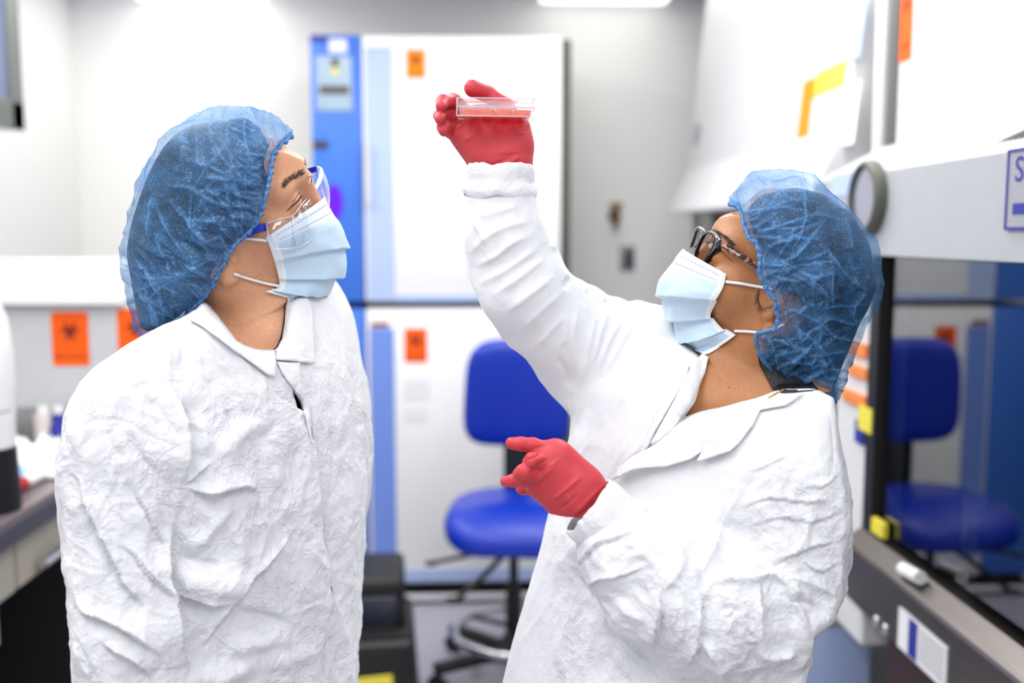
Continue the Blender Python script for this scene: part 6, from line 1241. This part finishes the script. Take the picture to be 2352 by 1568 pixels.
# --- left person
fr = KA.fr; bodyA = KA.body
drape(fr, KA.bvc, c1([(1045, 155), (1100, 190), (1190, 308), (1280, 428), (1345, 480), (1430, 540), (1545, 545), (1553, 575), (1546, 684), (1490, 660), (1400, 592), (1280, 505), (1150, 405), (1040, 325), (948, 278), (1000, 205)]), 'collar', MT['tyvek'], KA.coat, .007, .0012, 5)
drape(fr, KA.bvc, c1([(1285, 432), (1350, 468), (1430, 494), (1545, 488), (1556, 560), (1430, 560), (1340, 500)]), 'collar_band', MT['tyvek'], KA.coat, .003, .0012, 5)
drape(fr, KA.bvc, c1([(1640, 130), (1760, 128), (1800, 170), (1810, 300), (1820, 480), (1816, 588), (1700, 573), (1556, 558), (1552, 490), (1590, 420), (1610, 300), (1616, 195)]), 'collar', MT['tyvek'], KA.coat, .006, .0012, 5)
drape(fr, KA.bvc, c1([(1560, 575), (1715, 580), (1730, 720), (1790, 900), (1800, 1150), (1785, 1060), (1752, 940), (1700, 830), (1655, 735), (1600, 660)]), 'front_placket', MT['tyvek'], KA.coat, .004, .0012, 5)
surf_tube(fr, KA.bvm, c1([(1615, 195), (1608, 300), (1590, 400), (1560, 470), (1535, 492)]), .0012, 'collar_shadow_line', MT['darkcloth'], KA.coat, .001)  # dark tube drawn as the shade between neck and far collar
# goggles
gl = npmesh('safety_glasses', np.zeros((0, 3)), np.zeros((0, 4), int), MT['lens'], bodyA)
bpy.data.objects.remove(gl); gl = empty('safety_glasses', (0, 0, 0)); gl.parent = bodyA; gl['label'] = 'clear safety glasses with royal blue arms'
top = [(612, 513, .078), (640, 504, .074), (672, 494.5, .066), (698, 463, .056), (722, 434, .025), (735, 402, -.02), (736, 386, -.045), (728, 382, -.055)]
bot = [(617, 548, .079), (630, 570, .076), (684, 568, .068), (712, 553, .058), (735, 527, .030), (751, 490, -.015), (752, 475, -.045), (748, 466, -.055)]
o, a_, b_ = sheet(fr, top, bot, 60, 12, (.004, 0, .002), 'lens', MT['lens'], gl, bv=KA.bvm)
rim = np.vstack([a_, b_[::-1]]); Vt, Fq = tube_arrays(rim, .0010, 8, closed=True); npmesh('lens_rim', ob(Vt), Fq, MT['rim'], gl)
_q = clearw(fr, KA.bvm, spline([(672, 494.5, .067), (677, 530, .072), (684, 568, .069)], 12), .005, 1); Vt, Fq = tube_arrays(fr.L(_q[:, 0], _q[:, 1], _q[:, 2]), .0007, 6); npmesh('side_rib', ob(Vt), Fq, MT['rim'], gl)
def temple(fr, pts, half, mat, name, par, th=.0035):
    Q = spline(pts, 14); V = []
    for i, q in enumerate(Q):
        h = half[0]+(half[1]-half[0])*i/13
        t_ = Q[min(13, i+1)]-Q[max(0, i-1)]; n_ = np.array([-t_[1], t_[0]]); n_ /= np.linalg.norm(n_)
        for sg, dw in ((-1, -th/2), (-1, th/2), (1, th/2), (1, -th/2)): V.append(fr.L(q[0]+sg*n_[0]*h, q[1]+sg*n_[1]*h, q[2]+dw))
    Fq = [(i*4+j, i*4+(j+1) % 4, (i+1)*4+(j+1) % 4, (i+1)*4+j) for i in range(13) for j in range(4)]+[(3, 2, 1, 0), (52, 53, 54, 55)]
    o = npmesh(name, ob(np.array(V)), Fq, mat, par, smooth=False); md = o.modifiers.new('b', 'BEVEL'); md.width = .0009; md.segments = 2; return o
temple(fr, [(616, 521, .081), (595, 524, .084), (560, 540, .080), (520, 565, .074)], (9, 10), MT['blueplastic'], 'temple_arm', gl)['label'] = 'royal blue arm'
temple(fr, [(730, 386, -.056), (690, 400, -.075), (640, 430, -.08)], (7, 8), MT['blueplastic'], 'temple_arm', gl)['label'] = 'royal blue arm'
# brows, lashes, eyes
hairs(fr, KA.bvb, cF5([(545, 800), (575, 735), (630, 685), (700, 640), (760, 610), (810, 585)]), 2.6, 150, 11, -.35, 'eyebrow', MT['brow'], bodyA, .00019, 2)
hairs(fr, KA.bvb, cF5([(838, 350), (846, 390), (850, 430), (856, 470)]), 1.2, 70, 8, -.5, 'eyebrow', MT['brow'], bodyA, .0002, 3)
surf_tube(fr, KA.bvb, cF5([(598, 1112), (650, 1065), (720, 1000), (770, 950), (795, 895)]), np.interp(np.linspace(0, 1, 24), [0, .5, 1], [.0003, .0008, .0010]), 'eyelashes', MT['lash'], bodyA, .0004)
surf_tube(fr, KA.bvb, cF5([(655, 1040), (690, 975), (735, 905), (780, 858)]), .00028, 'eyelid_crease', MT['brow'], bodyA, -.0001)
surf_tube(fr, KA.bvb, cF5([(668, 1040), (710, 975), (750, 920), (788, 872)]), np.interp(np.linspace(0, 1, 24), [0, .5, 1], [.0008, .0022, .0010]), 'upper_eyelid', MT['skin_a'], bodyA, -.0008)
for p, r in (((685, 452), .0012),):
    pass
def eye(fr, bv, px, py, r, mat, name, par, sq=1.0):
    h = cast(fr, bv, px, py)
    if h is None: h = (fr.L(px, py, 0.0), np.array([0, 0, 1.]))
    o = MB().ball((0, 0, 0), (r, r, r*sq), 16).build(name, mat, par, True); o.data.transform(Matrix.Translation(Vector(ob(h[0]-h[1]*r*.55)))); return o
e = eye(fr, KA.bvb, 712, 414, .0024, MT['eye'], 'eye', bodyA, 2.0); eye(fr, KA.bvb, 714.5, 414, .0018, MT['iris'], 'iris', e, 2.0)
surf_tube(fr, KA.bvb, [(707, 405), (713, 403), (718, 406)], .0012, 'upper_eyelid', MT['skin_a'], bodyA, .0006, 12)
# wisps near the ear
# --- right person
fr = KB.fr; bodyB = KB.body
drape(fr, KB.bvc, c4([(955, 100), (982, 115), (970, 185), (945, 245), (900, 330), (850, 405), (800, 460), (735, 508), (725, 500), (770, 420), (830, 310), (885, 200), (920, 140)]), 'collar', MT['tyvek'], KB.coat, .006, .0012, 5)
drape(fr, KB.bvc, c4([(900, 150), (880, 150), (780, 310), (700, 480), (660, 580), (720, 510), (745, 450), (820, 320), (885, 215)]), 'front_placket', MT['tyvek'], KB.coat, .003, .0012, 5)
lw = np.array(c4([(1075, 537), (1000, 560), (900, 590), (790, 612), (700, 612), (640, 622), (590, 650), (550, 668)]))
def lift(x, y):
    d, _, t = polyline_sd(np.array([x]), np.array([y]), lw); return .010*math.exp(-(d[0]/22)**2)*(.4+.6*math.sin(t[0]*5+.5)**2)
drape(fr, KB.bvc, c4([(735, 512), (850, 412), (905, 380), (1060, 356), (1200, 316), (1300, 290), (1420, 275), (1330, 330), (1215, 350), (1180, 420), (1120, 500), (1075, 537), (1030, 512), (970, 486), (960, 530), (900, 570), (790, 606), (700, 610), (640, 620), (590, 650), (550, 668), (575, 610), (640, 560)]), 'collar', MT['tyvek'], KB.coat, .005, .0012, 5, lift=lift)
drape(fr, KB.bvc, c4([(970, 484), (1030, 510), (1078, 536), (1040, 548), (985, 566), (930, 582), (955, 535)]), 'collar_tip', MT['tyvek'], KB.coat, .011, .0012, 4)
ring_cuff(KB, (1149, 448, .056), (1151, 381, .056), [(-.1, 80), (.05, 86), (.25, 86), (.45, 78), (.6, 80), (.85, 79), (1.0, 74), (1.03, 70), (.8, 68), (.5, 66)], 'cuff', KB.coat, 5)
ring_cuff(KB, (1425, 1225, .168), (1350, 1161, .168), [(-.45, 70), (-.2, 88), (.1, 92), (.3, 78), (.5, 80), (.75, 84), (.95, 80), (1.02, 76), (.98, 71), (.7, 64), (.4, 58)], 'cuff', KB.coat, 15)
# spectacles
gs = empty('spectacles', (0, 0, 0)); gs.parent = bodyB; gs['label'] = 'black rimmed spectacles with tortoiseshell arms'
def wn(x): return .060-(1660-x)*.00078
def wf(x): return .010-(1617-x)*.0017
def rim_pts(pts, wfun, n): Q = spline(pts+pts[:1], n+1)[:-1]; return fr.L(Q[:, 0], Q[:, 1], wfun(Q[:, 0])), Q
inner = cE([(680, 395), (730, 428), (747, 470), (735, 530), (712, 580), (670, 655), (628, 722), (600, 748), (560, 728), (530, 688), (533, 620), (570, 520), (625, 420)])
outer = cE([(688, 364), (745, 384), (800, 430), (836, 466), (826, 540), (772, 622), (705, 700), (642, 772), (598, 760), (545, 738), (516, 690), (520, 615), (556, 508), (612, 405)])
def frame_ring(inn, out, wfun, th, name, mat, par, n=64):
    I, _ = rim_pts(inn, wfun, n); O, _ = rim_pts(out, wfun, n); nrm = np.cross(I[n//4]-I[0], I[n//2]-I[0]); nrm /= np.linalg.norm(nrm); nrm *= th/2
    V = np.vstack([I-nrm, I+nrm, O+nrm, O-nrm]); Fq = [(a*n+i, a*n+(i+1) % n, b*n+(i+1) % n, b*n+i) for a, b in ((0, 1), (1, 2), (2, 3), (3, 0)) for i in range(n)]
    o = npmesh(name, ob(V), Fq, mat, par); bm = bmesh.new(); bm.from_mesh(o.data); bmesh.ops.recalc_face_normals(bm, faces=bm.faces); bm.to_mesh(o.data); bm.free(); return I, O
I1, O1 = frame_ring(inner, outer, wn, .004, 'rim', MT['blackgloss'], gs)
npmesh('lens', ob(I1), [tuple(range(len(I1)))], MT['specs'], gs, smooth=False)
inner2 = cE([(556, 326), (588, 352), (604, 385), (586, 425), (556, 480), (525, 535), (497, 558), (462, 562), (474, 520), (500, 442), (530, 358)])
outer2 = cE([(552, 312), (592, 340), (618, 388), (600, 436), (566, 492), (532, 548), (500, 568), (450, 572), (464, 518), (492, 440), (524, 350)])
I2, O2 = frame_ring(inner2, outer2, wf, .004, 'rim', MT['blackgloss'], gs)
npmesh('lens', ob(I2), [tuple(range(len(I2)))], MT['specs'], gs, smooth=False)
Vt, Fq = tube_arrays(spline([fr.L(*p, w) for p, w in zip(cE([(610, 420), (585, 440), (560, 470), (545, 510)]), (.018, .012, .004, -.006))], 12), .0018, 8); npmesh('bridge', ob(Vt), Fq, MT['blackgloss'], gs)
tp = [(x, y, w) for (x, y), w in zip(cE([(828, 520), (940, 600), (1100, 695), (1270, 800), (1420, 900)]), (.063, .071, .078, .083, .083))]
tm = temple(fr, tp, (6.0, 7.2), MT['tortoise'], 'temple_arm', gs); tm['label'] = 'tortoiseshell arm'
temple(fr, [(1632, 528, -.03), (1660, 545, -.062), (1720, 590, -.07)], (6, 7), MT['tortoise'], 'temple_arm', gs)['label'] = 'tortoiseshell arm'
p0 = fr.L(*cE([(865, 553)])[0], .0695); p1 = fr.L(*cE([(1005, 640)])[0], .0765); ex = Vector(ob(p1))-Vector(ob(p0)); ey = Vector((0, 0, 1)); mt = basis(Vector(ob((p0+p1)/2))+Vector((0, -.0012, 0)), ex, ey)
text_mesh('temple_lettering', 'LULU GUINNESS', .0028, MT['white'], tm, mt, .0002, xs=1.15)
hairs(fr, KB.bvb, cE([(712, 352), (760, 375), (820, 405), (880, 450), (940, 505), (965, 540)]), 2.2, 170, 9, .25, 'eyebrow', MT['brow'], bodyB, .0002, 12)
hairs(fr, KB.bvb, cE([(1290, 1060), (1270, 1130), (1265, 1200), (1290, 1280), (1340, 1310), (1400, 1290)]), 3.0, 46, 20, .15, 'hair_wisps', MT['hair'], bodyB, .00011, 17)
drape(fr, KB.bvc, hB([(678, 1130), (760, 1110), (880, 1200), (1000, 1290), (1050, 1345), (965, 1348), (900, 1356), (820, 1358), (770, 1335), (735, 1270), (692, 1200)]), 'nape_hair', MT['hair'], bodyB, .003, .001, 5)
e = eye(fr, KB.bvb, 1634, 566, .0058, MT['eye'], 'eye', bodyB, .8); eye(fr, KB.bvb, 1630, 563, .0036, MT['iris'], 'iris', e, .8)
surf_tube(fr, KB.bvb, cE([(640, 500), (690, 520), (745, 560), (800, 600), (850, 625)]), .0006, 'eyelashes', MT['lash'], bodyB, .0005)
surf_tube(fr, KB.bvb, cE([(800, 600), (860, 640), (920, 705), (960, 735)]), .0004, 'eyelid_crease', MT['brow'], bodyB, -.0001)
# necklace
surf_tube(fr, KB.bvc, hB([(745, 1392), (790, 1368), (840, 1345), (880, 1330)]), .0009, 'necklace', MT['gold'], bodyB, .001)
# --- plate with wells
def plate():
    A = fr.L(1052, 245, .105); B = fr.L(1222, 248, .105); ex = B-A; W_ = np.linalg.norm(ex); ex /= W_
    yaw = .20
    ex = np.array([math.cos(yaw), -.012, -math.sin(yaw)]); ex /= np.linalg.norm(ex); ez = np.array([0, 1., .045]); ez -= ex*ez.dot(ex); ez /= np.linalg.norm(ez); ey = np.cross(ez, ex)   # ey away
    W_ = .0785; D_ = .048; H_ = .0183; c0 = fr.L(1053, 245, .120); cen = c0+ex*W_/2+ey*D_/2
    m = Matrix.Identity(4); X = [Vector(ob(v)) for v in (ex, ey, ez)]; O_ = Vector(ob(cen))
    wm = fr.mat; ro = bpy.data.objects.new('culture_plate', None); COL.objects.link(ro); ro.empty_display_size = .05
    for i in range(3):
        for j in range(3): m[i][j] = X[j][i]
        m[i][3] = O_[i]
    ro.matrix_world = wm @ m
    tag(ro, 'clear multi-well culture plate with orange liquid held up in the raised red glove', 'culture plate')
    def shell(w, d, z0, z1, th, top, name, mat):
        s = MB(); bm = s.bm; r = .006; P = []
        for cx, cy, a in ((w/2-r, d/2-r, 0), (-w/2+r, d/2-r, 90), (-w/2+r, -d/2+r, 180), (w/2-r, -d/2+r, 270)):
            for k in range(5): q = math.radians(a+k*22.5); P.append((cx+r*math.cos(q), cy+r*math.sin(q)))
        n = len(P); sc = lambda p, t: (p[0]*(1-2*t/w), p[1]*(1-2*t/d))
        zc, zo = (z1, z0) if top else (z0, z1); sg = -1 if top else 1
        rings = [[bm.verts.new((*p, zo)) for p in P], [bm.verts.new((*p, zc)) for p in P], [bm.verts.new((*sc(p, th), zc+sg*th)) for p in P], [bm.verts.new((*sc(p, th), zo)) for p in P]]
        for a, b in ((0, 1), (2, 3), (3, 0)):
            for i in range(n): bm.faces.new((rings[a][i], rings[a][(i+1) % n], rings[b][(i+1) % n], rings[b][i]))
        bm.faces.new(rings[1]); bm.faces.new(list(reversed(rings[2]))); return s.build(name, mat, ro)
    shell(W_, D_, -H_/2, H_*.22, .0013, False, 'base', MT['clear']); shell(W_+.003, D_+.003, -H_*.02, H_/2, .0012, True, 'lid', MT['clear'])
    nx, ny = 4, 2; px_, py_ = W_/nx, D_/ny
    for i in range(nx):
        for j in range(ny):
            x = (i-(nx-1)/2)*(px_*.965); y = (j-(ny-1)/2)*(py_*.95); r = min(px_, py_)*.46
            s = MB(); s.cyl((x, y, -H_*.42), (x, y, H_*.30), r, n=28, caps=False); s.build('well', MT['clear'], ro, True)
            MB().lathe([(.0, -H_*.40), (r*.95, -H_*.40), (r*.95, -H_*.12), (.0, -H_*.14)], (x, y, 0), 28).build('medium', MT['medium'], ro, True)
    rimb = MB()
    for z in (H_/2, -H_/2, H_*.0): 
        P = [(-W_/2-.0015, -D_/2-.0015, z), (W_/2+.0015, -D_/2-.0015, z), (W_/2+.0015, D_/2+.0015, z), (-W_/2-.0015, D_/2+.0015, z)]
        for a, b in zip(P, P[1:]+P[:1]): rimb.cyl(a, b, .0007, n=8)
    for x in (-W_/2-.0015, W_/2+.0015): rimb.cyl((x, -D_/2-.0015, -H_/2), (x, -D_/2-.0015, H_/2), .0007, n=8)
    rimb.build('moulded_rim', MT['rim'], ro, True)
plate()
